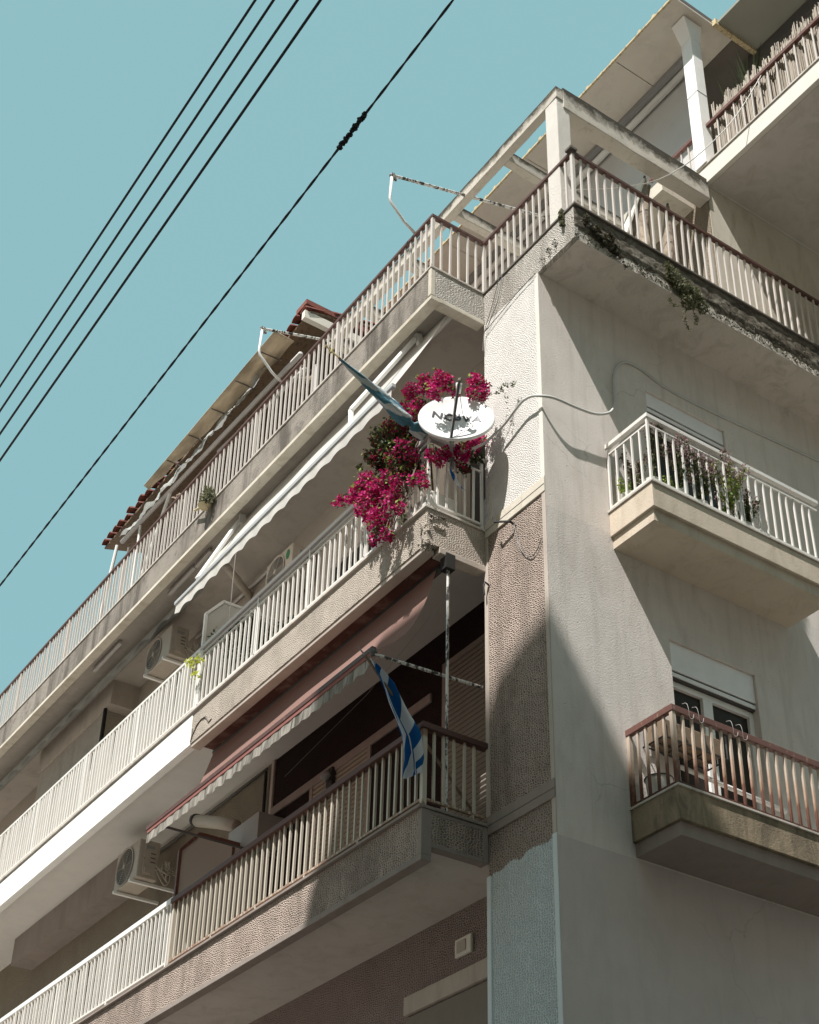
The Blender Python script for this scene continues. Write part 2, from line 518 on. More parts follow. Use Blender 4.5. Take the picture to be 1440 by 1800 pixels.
def cloth(name, colnode_fn, trans=.4, rough=.9, bump=None):
    N = NT(name)
    col = colnode_fn(N)
    N.set(col, rough, spec=.1)
    tl = N.n('ShaderNodeBsdfTranslucent')
    if hasattr(col, 'links'): N.l(col, tl.inputs[0])
    else: tl.inputs[0].default_value = col
    mx = N.n('ShaderNodeMixShader'); mx.inputs[0].default_value = trans
    N.l(N.p.outputs[0], mx.inputs[1]); N.l(tl.outputs[0], mx.inputs[2]); N.l(mx.outputs[0], N.out.inputs[0])
    if bump: N.bump(N.noise(N.co, bump[0], 4), bump[1])
    return N.m


def uvband(N, fn):
    s_ = N.n('ShaderNodeSeparateXYZ'); N.l(N.tc.outputs['UV'], s_.inputs[0])
    return fn(s_.outputs[0], s_.outputs[1])


def red_fabric(N):
    def fn(u, v):
        st = N.math('FRACT', N.math('MULTIPLY', v, 62.0))
        k_ = N.ramp(st, [(.42, 0.0), (.58, 1.0)])
        base = N.mix(N.noise(N.co, 1.5, 5), c4(.40, .25, .21), c4(.50, .32, .275))
        return N.mix(N.math('MULTIPLY', k_, .62), base, c4(.16, .085, .07))
    return uvband(N, fn)


M['fabric_red'] = cloth('fabric_red', red_fabric, .38)
M['fabric_red_trim'] = cloth('fabric_red_trim', lambda N: N.mix(N.noise(N.co, 20, 4), c4(.30, .12, .105), c4(.38, .18, .16)), .2)
M['fabric_white'] = cloth('fabric_white', lambda N: N.mix(N.noise(N.co, 1.3, 4), c4(.90, .88, .83), c4(.86, .84, .79)), .5, bump=(400, .0006))


def valance_old(N):
    a = N.noise(N.map((14, 14, 1.2)), 1.0, 5, .7)
    return N.mix(N.ramp(a, [(.42, 0.0), (.62, 1.0)]), c4(.45, .42, .37), c4(.13, .12, .10))


M['fabric_old'] = cloth('fabric_old', valance_old, .3)
M['fabric_beige'] = cloth('fabric_beige', lambda N: N.mix(N.ramp(N.noise(N.map((1, 4, 4)), 1.5, 5, .6), [(.4, 0.0), (.65, 1.0)]), c4(.62, .53, .40), c4(.36, .30, .22)), .25)
M['fabric_grey'] = cloth('fabric_grey', lambda N: N.mix(N.noise(N.co, 5, 5), c4(.55, .56, .53), c4(.36, .36, .34)), .3, bump=(12, .03))
M['fabric_brown'] = cloth('fabric_brown', lambda N: N.mix(N.ramp(N.noise(N.map((3, 3, .8)), 3, 5, .7), [(.4, 0.0), (.65, 1.0)]), c4(.42, .35, .27), c4(.14, .10, .08)), .15, bump=(14, .02))


def flag_fn(N):
    def fn(u, v):
        k_ = N.ramp(N.math('FRACT', u), [(.47, 0.0), (.5, 1.0)])
        return N.mix(k_, c4(.55, .58, .61), c4(.01, .085, .26))
    return uvband(N, fn)


M['flag_cloth'] = cloth('flag_cloth', flag_fn, .25)


def flag_teal(N):
    def fn(u, v):
        s_ = N.math('MULTIPLY_ADD', u, 2.0, N.math('MULTIPLY', v, 2.6))
        s_ = N.math('ADD', s_, N.math('MULTIPLY', N.noise(N.co, 9, 3), .5))
        k_ = N.ramp(N.math('FRACT', s_), [(.42, 0.0), (.5, 1.0)])
        return N.mix(k_, c4(.56, .60, .60), c4(.09, .21, .27))
    return uvband(N, fn)


M['flag_faded'] = cloth('flag_faded', flag_teal, .15, bump=(30, .012))


def mat_leaf(name, cols, trans=.3, rough=.55):
    N = NT(name)
    g = N.n('ShaderNodeNewGeometry')
    n_ = len(cols)
    col = N.ramp(g.outputs['Random Per Island'], [(i / max(1, n_ - 1), c) for i, c in enumerate(cols)])
    N.set(col, rough, spec=.25)
    tl = N.n('ShaderNodeBsdfTranslucent'); N.l(col, tl.inputs[0])
    mx = N.n('ShaderNodeMixShader'); mx.inputs[0].default_value = trans
    N.l(N.p.outputs[0], mx.inputs[1]); N.l(tl.outputs[0], mx.inputs[2]); N.l(mx.outputs[0], N.out.inputs[0])
    return N.m


M['leaf'] = mat_leaf('leaf', [c4(.045, .07, .02), c4(.10, .13, .035), c4(.03, .05, .018), c4(.16, .18, .06)])
M['leaf_bright'] = mat_leaf('leaf_bright', [c4(.20, .28, .06), c4(.34, .42, .10), c4(.12, .2, .05)])
M['leaf_yellow'] = mat_leaf('leaf_yellow', [c4(.5, .55, .08), c4(.6, .62, .12)])
M['leaf_dark'] = mat_leaf('leaf_dark', [c4(.02, .035, .012), c4(.045, .06, .02), c4(.07, .08, .03)])
M['leaf_olive'] = mat_leaf('leaf_olive', [c4(.17, .18, .09), c4(.09, .095, .05), c4(.26, .25, .15)])
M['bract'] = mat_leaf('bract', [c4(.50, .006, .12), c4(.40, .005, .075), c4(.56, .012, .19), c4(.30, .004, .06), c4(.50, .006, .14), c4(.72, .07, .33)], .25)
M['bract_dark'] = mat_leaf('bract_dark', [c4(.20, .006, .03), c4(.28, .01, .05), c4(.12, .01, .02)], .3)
M['flower_mauve'] = mat_leaf('flower_mauve', [c4(.30, .16, .175), c4(.22, .12, .12), c4(.38, .27, .29), c4(.25, .2, .14)], .3)
M['moss_dark'] = mat_leaf('moss_dark', [c4(.055, .05, .03), c4(.11, .10, .055), c4(.03, .027, .018), c4(.19, .17, .11)], .15)
M['reed'] = mat_leaf('reed', [c4(.46, .40, .32), c4(.34, .28, .22), c4(.56, .50, .41)], .05)
M['branch'] = mat_paint('branch', c4(.16, .12, .08), .8)

# rough mossy slab edge
N = NT('slab_edge_mossy')
a = N.noise(N.map((1, 2.2, 3.0)), 2.4, 6, .7, .8)
b_ = N.noise(N.co, 26, 5, .75)
col = N.mix(N.ramp(a, [(.34, 0.0), (.60, 1.0)]), c4(.29, .26, .215), c4(.075, .062, .05))
col = N.mix(N.math('MULTIPLY', N.ramp(b_, [(.42, 0.0), (.66, 1.0)]), .7), col, c4(.10, .085, .062))
N.bump(b_, .007)
M['slab_edge_mossy'] = N.set(col, .95, spec=.1)

# ------------------------------------------------------------ survey numbers (metres, second-floor slab top = 0)
GZ = -7.06
P, D, W = .896, .667, .596
T4, B4, H4 = 6.145, 5.687, 6.925
T3, B3, H3 = 3.05, 2.576, 3.911
T2, B2, H2 = 0.0, -.486, .762
WY = .38
XL = -17.0
SEAM = -5.56
YB = 6.0

# ------------------------------------------------------------ ground and street
g = MB().box(-300, 300, -300, 300, GZ - .3, GZ).build('ground', M['paving'], kind='structure', loc=(0, 0, GZ))
g = MB().box(-120, 120, -8.2, -5.4, GZ - .1, GZ + .004).build('road', M['asphalt'], kind='structure', loc=(0, -7, GZ))
g = MB().box(XL - 10, 1.6, -1.6, 0.0, GZ + .004, GZ + .13).box(.0, 1.6, 0.0, 40, GZ + .004, GZ + .13).build('pavement', M['paving'], kind='structure', loc=(0, -1, GZ))

# building across the street; its roof steps throw the big shadow on the lower floors
opp = thing('apartment_building', 'tall plain apartment block across the street behind the viewer', 'building', (8, -12, GZ))
TT = 10.6
k = TT * 1.0
ax, cz_ = .4 * TT, 1.7 * TT
prof = [(-2.92, -9), (-2.92, -1.30), (-2.57, -.80), (-2.36, -.2), (-2.2, .95), (-2.1, 1.34), (-.906, 1.34), (-.894, 1.06), (-.86, 1.14), (-.75, 1.38), (-.30, 1.62), (.3, 1.80), (1.2, 1.95), (9.0, 2.3), (26, 2.3)]
poly = [(x + ax, -TT, GZ if z == -9 else z + cz_) for x, z in prof]
poly = [(p[0], p[1], p[2]) for p in poly] + [(26 + ax, -TT, GZ)]
poly[0] = (prof[0][0] + ax, -TT, GZ)
MB().prism(poly, (0, -9, 0)).build('wall', M['far_wall'], opp)
first = None
for fl in range(6):
    for i in range(7):
        xx, z0 = 4.5 + i * 3.4, GZ + 3.6 + fl * 3.1
        if z0 + 1 > 15: continue
        if first is None:
            first = MB().box(xx - .6, xx + .6, -TT, -TT + .06, z0, z0 + 1.4).build('window', M['white_metal'], opp, loc=(xx, -TT, z0))
            fp = MB().box(xx - .5, xx + .5, -TT + .06, -TT + .07, z0 + .1, z0 + 1.3).build('pane', M['glass_dark'], first, loc=(xx, -TT, z0))
        else:
            o = inst(first, 'window', (xx, -TT, z0), opp)
            inst(fp, 'pane', (xx, -TT, z0), o)

op2 = thing('apartment_building', 'plain pale block added out of view across the side street to cut sky light', 'building', (16, 3, GZ))  # unseen block, added to hide sky and bounce light at the side wall
MB().box(15.5, 26, -1.0, 30, GZ, 14.5).build('wall', M['far_wall'], op2)
for fl in range(5):
    for i in range(6):
        wpos = (15.5, 1.0 + i * 3.6, GZ + 4 + fl * 3.1)
        o = MB().box(wpos[0] - .06, wpos[0] + .01, wpos[1], wpos[1] + 1.3, wpos[2], wpos[2] + 1.4).build('window', M['white_metal'], op2)
        MB().box(wpos[0] - .07, wpos[0] - .061, wpos[1] + .1, wpos[1] + 1.2, wpos[2] + .1, wpos[2] + 1.3).build('pane', M['glass_dark'], o)

# ------------------------------------------------------------ the building
bld = thing('apartment_building', 'weathered corner apartment block with stacked balconies and terrace pergola', 'building', (0, 0, GZ))

# --- side wall (faces +x) built round its two door openings
def wall_with_holes(mb, x0, x1, y0, y1, z0, z1, holes):
    ys = sorted(set([y0, y1] + [h[0] for h in holes] + [h[1] for h in holes]))
    zs = sorted(set([z0, z1] + [h[2] for h in holes] + [h[3] for h in holes]))
    for i in range(len(ys) - 1):
        for j in range(len(zs) - 1):
            cy, cz = (ys[i] + ys[i + 1]) / 2, (zs[j] + zs[j + 1]) / 2
            if any(h[0] < cy < h[1] and h[2] < cz < h[3] for h in holes): continue
            mb.box(x0, x1, ys[i], ys[i + 1], zs[j], zs[j + 1])
    return mb

W3 = (1.345, 2.43, T3 + .001, 4.86)
W2 = (1.385, 2.46, T2, 1.90)
def wall_sheet(name, mat, holes, y0, y1, z0, z1, x):
    mb = MB()
    ys = sorted(set([y0, y1] + [h[0] for h in holes] + [h[1] for h in holes]))
    zs = sorted(set([z0, z1] + [h[2] for h in holes] + [h[3] for h in holes]))
    for i in range(len(ys) - 1):
        for j in range(len(zs) - 1):
            cy, cz = (ys[i] + ys[i + 1]) / 2, (zs[j] + zs[j + 1]) / 2
            if any(h[0] < cy < h[1] and h[2] < cz < h[3] for h in holes): continue
            mb.add([(x, ys[i], zs[j]), (x, ys[i + 1], zs[j]), (x, ys[i + 1], zs[j + 1]), (x, ys[i], zs[j + 1])], [(0, 1, 2, 3)])
    # reveals
    for h in holes:
        a, b, c, d = h
        t = x - .17
        mb.add([(x, a, c), (x, a, d), (t, a, d), (t, a, c)], [(0, 1, 2, 3)])
        mb.add([(x, b, c), (x, b, d), (t, b, d), (t, b, c)], [(0, 1, 2, 3)])
        mb.add([(x, a, d), (x, b, d), (t, b, d), (t, a, d)], [(0, 1, 2, 3)])
    return mb.build(name, mat, bld)

SEAMZ = -.42
M['wall_side_mid'] = mat_plaster('wall_side_mid', c4(.70, .645, .60), c4(.62, .575, .535), .005, stain=c4(.46, .41, .365), amt=.4, scale=60, pits=True, crack=.38, streak=.35)
wall_sheet('wall', M['wall_side'], [W3], 0.0, YB, 2.80, B4, 0.0)
wall_sheet('wall', M['wall_side_mid'], [W2], 0.0, YB, SEAMZ, 2.80, 0.0)
wall_sheet('wall', M['wall_side_low'], [], 0.0, YB, GZ, SEAMZ, 0.0)
# set-back wall on the terrace level
MB().box(-.75, .372, 2.21, YB, T4 + .002, 8.098).build('wall', M['trim_cream'], bld)
MB().box(-.75, .365, 2.2, 2.21, T4 + .002, 8.095).build('wall', M['stucco_wall_beige'], bld)
MB().box(-.50, .15, 1.72, 2.2, 7.915, 8.09).build('ceiling', M['trim_cream'], bld)

# --- corner pilaster on the front
MB().box(-P, -.055, 0, WY + .3, T3 + .07, B4 - .002).build('pilaster', M['stucco_white'], bld, label='rough white upper length of the corner pilaster')
MB().box(-P, -.055, .002, WY + .3, T2 + .07, T3 - .10).build('pilaster', M['stucco_taupe'], bld, label='taupe raked-render length of the corner pilaster')
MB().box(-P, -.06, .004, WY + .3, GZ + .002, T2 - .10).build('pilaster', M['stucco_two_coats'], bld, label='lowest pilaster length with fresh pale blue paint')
MB().box(-.055, -.002, -.006, .05, T3 + .07, B4 - .002).build('corner_strip', M['trim_white'], bld, bevel=.006)
MB().box(-.055, -.002, -.006, .05, SEAMZ + .02, T3 + .07).build('corner_strip', M['trim_beige'], bld, bevel=.006)
N = mat_plaster('blue_strip', c4(.66, .71, .71), c4(.62, .67, .67), .002)
MB().box(-.06, -.002, -.006, .05, GZ + .002, SEAMZ + .02).build('corner_strip', N, bld, bevel=.006)
MB().box(-P - .02, -P + .035, -.008, .06, T2 + .07, T3 - .10).build('corner_strip', M['trim_beige'], bld, bevel=.006)
MB().box(-P - .02, -P + .035, -.008, .06, GZ, B2 + .02).build('corner_strip', N, bld, bevel=.006)
for zb, mt in ((T3, M['trim_cream']), (T2, M['trim_taupe'])):
    MB().box(-P, -.002, -.014, .03, zb - .10, zb + .07).build('band', mt, bld, bevel=.006)
    MB().box(-P, -.002, -.0165, -.0145, zb - .022, zb - .016).build('band', M['coping_dark'], bld)

# --- front walls behind the balconies
MB().box(XL, -P, WY, WY + .25, T3, B4 + .3).build('wall', M['stucco_wall_cream'], bld)
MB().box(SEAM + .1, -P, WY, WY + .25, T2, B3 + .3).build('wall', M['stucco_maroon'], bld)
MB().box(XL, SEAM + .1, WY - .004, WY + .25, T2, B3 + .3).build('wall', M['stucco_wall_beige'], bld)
MB().box(SEAM + .04, SEAM + .10, WY - .03, WY, T2, B3 + .13).build('corner_strip', M['trim_beige'], bld, bevel=.01)
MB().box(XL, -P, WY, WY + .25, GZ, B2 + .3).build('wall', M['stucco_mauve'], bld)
# pillar standing forward at the far end of the third floor, brown box ledges
MB().box(-12.6, -10.12, 0, WY, T3, 5.42).build('pillar', M['stucco_beige'], bld)
MB().box(-12.6, -9.90, -.03, WY - .001, 5.421, B4 + .133).build('lintel', M['trim_beige'], bld)
MB().box(-12.6, -8.75, .05, WY - .005, 2.30, B3 + .133).build('lintel', M['trim_taupe'], bld)

# --- balcony slabs
def balcony(name, T, B, fascia_m, side_m, ceil_m, side_bot=None, lip=.085, trim=None, label=None):
    b = MB().box(XL, -P, -D + .01, WY, B + .134, T - .03).build('balcony', ceil_m, bld, label=label)
    return b

# level 4 -------------------------------------------------------
M['ceiling_top'] = mat_plaster('ceiling_top', c4(.48, .43, .38), c4(.41, .37, .33), .002, stain=c4(.3, .26, .22), amt=.4)
b4 = MB().box(XL, -P - .02, -D + .02, WY, B4 + .134, T4 - .028).build('balcony_slab', M['ceiling_top'], bld, label='top terrace balcony slab')
MB().box(XL, -P - .0, -D, -D + .09, B4 + .05, T4 - .026).build('fascia', M['stucco_top_dirty'], b4)
MB().box(XL, -P + .003, -D + .001, -D + .12, B4, B4 + .05).build('fascia_lip', M['trim_cream'], b4)
MB().box(-P - .10, -P + .003, -D + .002, 0, B4 + .055, T4 - .027).build('fascia', M['stucco_grey_white'], b4)
MB().box(-P - .115, -P + .006, -D + .12, -.002, B4 + .0, B4 + .055).build('fascia_lip', M['trim_cream'], b4, bevel=.006)
MB().box(-P - .05, -P + .005, -D - .006, -D + .05, B4 + .05, T4 - .03).build('corner_strip', M['trim_cream'], b4, bevel=.006)
MB().box(XL, -P + .012, -D - .014, -D + .10, T4 - .026, T4).build('coping', M['coping'], b4, bevel=.003)
MB().box(-P - .10, -P + .014, -D + .10, -.012, T4 - .026, T4).build('coping', M['coping'], b4, bevel=.003)
MB().box(XL, -P - .03, -D + .10, .098, T4 - .027, T4 - .002).build('terrace_floor', M['marble'], b4)

# overhanging terrace slab that wraps the corner
oh = MB().box(-P, W - .03, .05, YB, B4, T4 - .028).build('balcony_slab', M['ceiling_stained'], bld, label='terrace slab overhanging the side street')
MB().box(-P, W - .02, 0, .05, B4 + .002, T4 - .027).build('fascia', M['stucco_grey_white'], oh, bevel=.004)
MB().box(-P, W + .012, -.014, .10, T4 - .026, T4).build('coping', M['coping_dark'], oh, bevel=.003)
MB().box(W - .10, W + .014, .10, YB, T4 - .026, T4).build('coping', M['coping_dark'], oh, bevel=.003)
MB().box(-3.0, W - .1, .1, YB, T4 - .028, T4 - .003).build('terrace_floor', M['marble'], oh)
# broken, mossy fascia of the overhang: a displaced skin
mb = MB()
ny, nz = 420, 40
for j in range(nz + 1):
    for i in range(ny + 1):
        y = YB * i / ny; t = j / nz; z = B4 + (T4 - .03 - B4) * t
        n_ = noise.fractal(Vector((y * 3.2, 3.1, z * 5)), 1.0, 2.0, 5)
        n2_ = noise.fractal(Vector((y * 13, 7.7, z * 16)), 1.0, 2.0, 4)
        lowf = max(0, 1 - t / .45)
        x = W - .012 + n2_ * .006 - lowf * (.035 + .06 * max(0, n_ + .15))
        if t < .02: z += .03 * max(0, n_ + .1)
        if i == 0: x = W - .02
        mb.v.append((x, y, z))
for j in range(nz):
    for i in range(ny):
        a = j * (ny + 1) + i
        mb.f.append((a, a + 1, a + ny + 2, a + ny + 1))
mb.build('fascia', M['slab_edge_mossy'], oh, smooth=True)

# level 3 -------------------------------------------------------
b3 = MB().box(XL, -P - .02, -D + .02, WY, B3 + .134, T3 - .028).build('balcony_slab', M['ceiling_white'], bld, label='third-floor balcony slab')
MB().box(SEAM, -P - .001, -D, -D + .09, B3 + .05, T3 - .026).build('fascia', M['stucco_beige'], b3)
MB().box(SEAM + .004, -P - .06, -D + .012, -D + .125, B3, B3 + .05).build('fascia_lip', M['trim_beige'], b3, bevel=.006)
MB().box(SEAM + .004, -P - .2, -D + .125, -D + .30, B3 + .06, B3 + .13).build('awning_box', mat_plaster('old_red_paint', c4(.15, .07, .055), c4(.10, .045, .038), .003, stain=c4(.35, .25, .2), amt=.5), b3)
MB().box(XL, SEAM - .002, -D - .006, -D + .09, B3 + .03, T3 - .045).build('fascia', M['white_paint_wall'], b3, bevel=.004, label='freshly painted smooth white stretch of the slab edge')
MB().box(-P - .10, -P, -D + .002, 0, B3 + .06, T3 - .027).build('fascia', M['stucco_beige'], b3)
MB().box(-P - .115, -P + .004, -D + .14, -.002, B3 - .005, B3 + .06).build('fascia_lip', M['trim_beige'], b3, bevel=.006)
MB().box(XL, -P + .012, -D - .028, -D + .12, T3 - .026, T3).build('coping', M['coping'], b3, bevel=.003)
MB().box(-P - .12, -P + .016, -D + .12, -.002, T3 - .026, T3).build('coping', M['coping'], b3, bevel=.003)
MB().box(XL, -P - .12, -D + .12, WY, T3 - .028, T3 - .002).build('floor', M['marble'], b3)
# spalled corner: broken render lumps with exposed rubble
mb = MB()
rnd = random.Random(4)
def lump(mb, c, r, seed, sq=(1, 1, 1)):
    n1_, n2_ = 9, 7
    b0 = len(mb.v)
    for j in range(n2_ + 1):
        th = math.pi * j / n2_
        for i in range(n1_):
            ph = 2 * math.pi * i / n1_
            d = Vector((math.sin(th) * math.cos(ph), math.sin(th) * math.sin(ph), math.cos(th)))
            q = r * (1 + .55 * noise.noise(d * 1.7 + Vector((seed, seed * .7, 0))))
            mb.v.append((c[0] + d.x * q * sq[0], c[1] + d.y * q * sq[1], c[2] + d.z * q * sq[2]))
    for j in range(n2_):
        for i in range(n1_):
            i2 = (i + 1) % n1_
            mb.f.append((b0 + j * n1_ + i, b0 + j * n1_ + i2, b0 + (j + 1) * n1_ + i2, b0 + (j + 1) * n1_ + i))
for i in range(46):
    z = B3 + .02 + rnd.random() * .36
    lump(mb, (-P - .01 - rnd.random() * .12, -D + .004 + rnd.random() * .05, z), .012 + rnd.random() * .026, i * 3.1, (1, .7, 1.3))
for i in range(10):
    lump(mb, (-P - .0 - rnd.random() * .01, -D + .06 + rnd.random() * .14, T3 - .10 - rnd.random() * .12), .02 + rnd.random() * .02, i * 5.3 + 60, (.6, 1.3, .8))
mb.build('broken_render', M['stucco_beige'], b3)
for pts in (((-1.0, -.672, 2.90), (-.97, -.675, 2.82), (-.985, -.675, 2.75), (-.95, -.68, 2.68), (-.96, -.68, 2.62)),
            ((-.888, -.66, 2.96), (-.885, -.60, 2.93), (-.888, -.55, 2.97), (-.886, -.47, 2.975)),
            ((-5.50, -.672, 2.72), (-5.42, -.672, 2.80), (-5.33, -.672, 2.83), (-5.22, -.672, 2.815), (-5.12, -.672, 2.70), (-5.05, -.672, 2.72)),
            ((-5.53, -.672, 2.80), (-5.51, -.672, 2.72), (-5.55, -.672, 2.64))):
    MB().tube(pts, [.005, .009, .006, .010, .007, .003][:len(pts)], 5).build('crack', M['coping_dark'], b3)

# level 2 -------------------------------------------------------
b2 = MB().box(XL, -P - .02, -D + .02, WY, B2 + .134, T2 - .028).build('balcony_slab', M['ceiling'], bld, label='second-floor balcony slab')
MB().box(XL, -P - .052, -D, -D + .09, B2 + .055, T2 - .03).build('fascia', M['stucco_taupe'], b2)
MB().box(XL, -P + .003, -D - .006, -D + .095, B2, B2 + .055).build('fascia_lip', M['trim_taupe'], b2, bevel=.005)
MB().box(-P - .052, -P + .004, -D - .006, -D + .095, B2 + .055, T2 - .03).build('corner_strip', M['trim_taupe'], b2, bevel=.004)
MB().box(-P - .10, -P, -D + .095, -.055, B2 + .17, T2 - .065).build('fascia', M['stucco_taupe'], b2)
MB().box(-P - .09, -P + .003, -D + .095, -.055, B2 + .132, B2 + .17).build('fascia_lip', M['trim_taupe'], b2, bevel=.004)
MB().box(-P - .09, -P + .003, -D + .095, -.055, T2 - .065, T2 - .03).build('fascia_lip', M['trim_taupe'], b2, bevel=.004)
MB().box(-P - .1, -P + .006, -.055, -.002, B2 + .133, T2 - .03).build('corner_strip', M['trim_taupe'], b2, bevel=.004)
MB().box(XL, -P + .012, -D - .032, -D + .12, T2 - .026, T2).build('coping', M['trim_taupe'], b2, bevel=.003)
MB().box(-P - .12, -P + .018, -D + .12, -.002, T2 - .026, T2).build('coping', M['trim_taupe'], b2, bevel=.003)
MB().box(XL, -P - .12, -D + .12, WY, T2 - .028, T2 - .002).build('floor', M['marble'], b2)

# --- side balconies
def side_balcony(q, s, t, b, low, ye, em, label):
    o = MB().box(0.001, q, s, ye, b, t - .02).build('balcony_slab', em, bld, label=label, bevel=.006)
    MB().box(0.001, q + .016, s - .014, ye + .014, t - .02, t).build('coping', M['coping'], o, bevel=.003)
    MB().box(0.001, q - .035, s + .03, ye - .03, low, b - .002).build('drip_step', M['slab_edge_tan'] if em == M['slab_edge_tan'] else M['trim_taupe'], o)
    MB().box(0.001, q - .039, s + .034, ye - .034, low - .0, low + .004).build('underside', M['ceiling'], o) if False else None
    return o

side_balcony(.587, .746, 3.045, 2.759, 2.635, 3.05, M['slab_edge_tan'], 'third-floor side balcony slab with tan edge')
side_balcony(.569, .78, .022, -.284, -.405, 3.1, M['slab_edge_old'], 'second-floor side balcony slab with stained edge')

# --- balcony doors on the side wall
M['shutter_white'] = mat_paint('shutter_white', c4(.84, .83, .82), .4)
def side_door(hole, box_h, name_lbl, slats=0):
    y0, y1, z0, z1 = hole
    x = -.12
    x = -.085
    wn = MB().box(x - .05, x + .06, y0 + .002, y1 - .002, z1 - box_h, z1 - .002).build('door', M['shutter_white'], bld, label=name_lbl, bevel=.004)
    MB().box(x - .045, x + .045, y0 + .01, y1 - .01, z1 - box_h - .020, z1 - box_h - .001).build('shutter_slot', M['ac_dark'], wn)
    MB().box(x - .045, x + .055, y0 + .004, y1 - .004, z1 - box_h - .062, z1 - box_h - .021).build('shutter_rail', M['shutter_white'], wn, bevel=.003)
    MB().box(x - .045, x + .045, y0 + .01, y1 - .01, z1 - box_h - .080, z1 - box_h - .063).build('shutter_slot', M['ac_dark'], wn)
    for q in range(slats):
        zq = z1 - box_h - .08 - .034 * (q + 1)
        MB().box(x - .02, x + .03 - .004 * (q % 2), y0 + .03, y1 - .03, zq, zq + .031).build('slat', M['rail_grey'], wn, bevel=.004)
    zt = z1 - box_h - .082 - .034 * slats
    fr = MB()
    fr.box(x - .05, x + .01, y0, y0 + .055, z0, zt)
    fr.box(x - .05, x + .01, y1 - .055, y1, z0, zt)
    fr.box(x - .05, x + .012, y0 + .055, y1 - .055, zt - .06, zt)
    ym = (y0 + y1) / 2 - .05
    fr.box(x - .05, x + .014, ym - .06, ym + .06, z0, zt - .06)
    fr.box(x - .048, x + .006, y0 + .055, ym - .06, z0, z0 + .45)
    fr.box(x - .048, x + .006, ym + .06, y1 - .055, z0, z0 + .45)
    fr.build('frame', M['white_metal'], wn, bevel=.004)
    MB().box(x - .03, x - .024, y0 + .055, ym - .06, z0 + .45, zt - .06).build('pane', M['glass_dark'], wn)
    MB().box(x - .03, x - .024, ym + .06, y1 - .055, z0 + .45, zt - .06).build('pane', M['glass_dark'], wn)
    MB().box(x - .4, x - .17, y0, y1, z0, z1).build('interior', M['interior'], wn)
    return wn

side_door(W3, .175, 'white balcony door on the third floor with rolled shutter', 3)
side_door(W2, .30, 'white balcony door on the second floor with rolled shutter')

# --- doors and shutters on the front walls
def shutter_door(x0, x1, z0, z1, lbl, down=True, curtain=False, mt='rail_cream'):
    y = WY
    d = MB().box(x0 - .06, x0, y - .02, y + .03, z0, z1 + .06).box(x1, x1 + .06, y - .02, y + .03, z0, z1 + .06).box(x0, x1, y - .02, y + .03, z1, z1 + .06).build('door', M['trim_taupe'], bld, label=lbl, loc=(x0, y, z0))
    if down:
        n_ = int((z1 - z0) / .055)
        h_ = (z1 - z0) / n_
        s0 = None
        for i in range(n_):
            zc = z0 + i * h_
            if s0 is None:
                s0 = MB().add([(x0, y - .004, zc), (x1, y - .004, zc), (x1, y - .016, zc + h_ * .45), (x0, y - .016, zc + h_ * .45), (x1, y - .004, zc + h_ * .92), (x0, y - .004, zc + h_ * .92)],
                              [(0, 1, 2, 3), (3, 2, 4, 5)]).build('slat', M[mt], d, loc=(x0, y, zc))
            else:
                inst(s0, 'slat', (x0, y, zc), d)
    else:
        MB().box(x0, x1, y - .006, y - .003, z0, z1).build('pane', M['interior'], d)
        if curtain:
            mb = MB()
            for i in range(8):
                xa = x0 + i * .05
                mb.add([(xa, y - .01 - .012 * (i % 2), z0), (xa + .05, y - .01 - .012 * ((i + 1) % 2), z0), (xa + .05, y - .01 - .012 * ((i + 1) % 2), z1), (xa, y - .01 - .012 * (i % 2), z1)], [(0, 1, 2, 3)])
            mb.build('curtain', M['curtain'], d)
    return d

shutter_door(-4.55, -3.45, T2, 2.0, 'second-floor door with its beige roller shutter down', mt='shutter_old')
shutter_door(-2.05, -.98, T2, 2.25, 'second-floor door beside the pilaster with ribbed shutter', mt='curtain')
shutter_door(-2.05, -.97, T3, 4.62, 'third-floor dark balcony door with a pale curtain', down=False, curtain=True)
shutter_door(-4.4, -3.1, T3, 4.75, 'third-floor balcony door with dark frame', down=False)
shutter_door(-10.0, -8.6, T3, 5.3, 'third-floor shuttered door of the left flat')
shutter_door(-9.9, -8.6, T2, 1.75, 'second-floor shuttered door of the left flat')
# moulding lines on the loggia walls
MB().box(-12, SEAM + .1, WY - .035, WY - .004, 1.42, 1.52).build('band', M['stucco_wall_cream'], bld, bevel=.008)
MB().box(SEAM + .1, -2.3, WY - .03, WY, 1.98, 2.08).build('band', M['trim_taupe'], bld, bevel=.008)
MB().box(-2.62, -P, WY - .05, WY, -1.10, -.93).build('lintel', M['trim_beige'], bld, bevel=.008)
MB().box(-2.62, -P, WY - .02, WY, -3.2, -1.12).build('shutter', M['curtain'], bld)

# --- terrace penthouse on the right
pent = MB().box(-6.2, -.06, 2.6, 2.75, T4, 10.86).build('penthouse_wall', mat_plaster('pent_white', c4(.60, .59, .57), c4(.56, .55, .53), .001), bld)
mb = MB()
for x0, x1 in ((-6.2, -4.155), (-4.145, -2.325), (-2.315, -.49), (-.48, .60)):
    MB().box(x0, x1, 1.78, 2.75, 10.90, 10.93).build('soffit_panel', M['soffit'], bld, bevel=.003)
MB().box(-6.2, .6, 1.80, 6, 10.935, 11.0).build('roof', M['coping_dark'], bld)
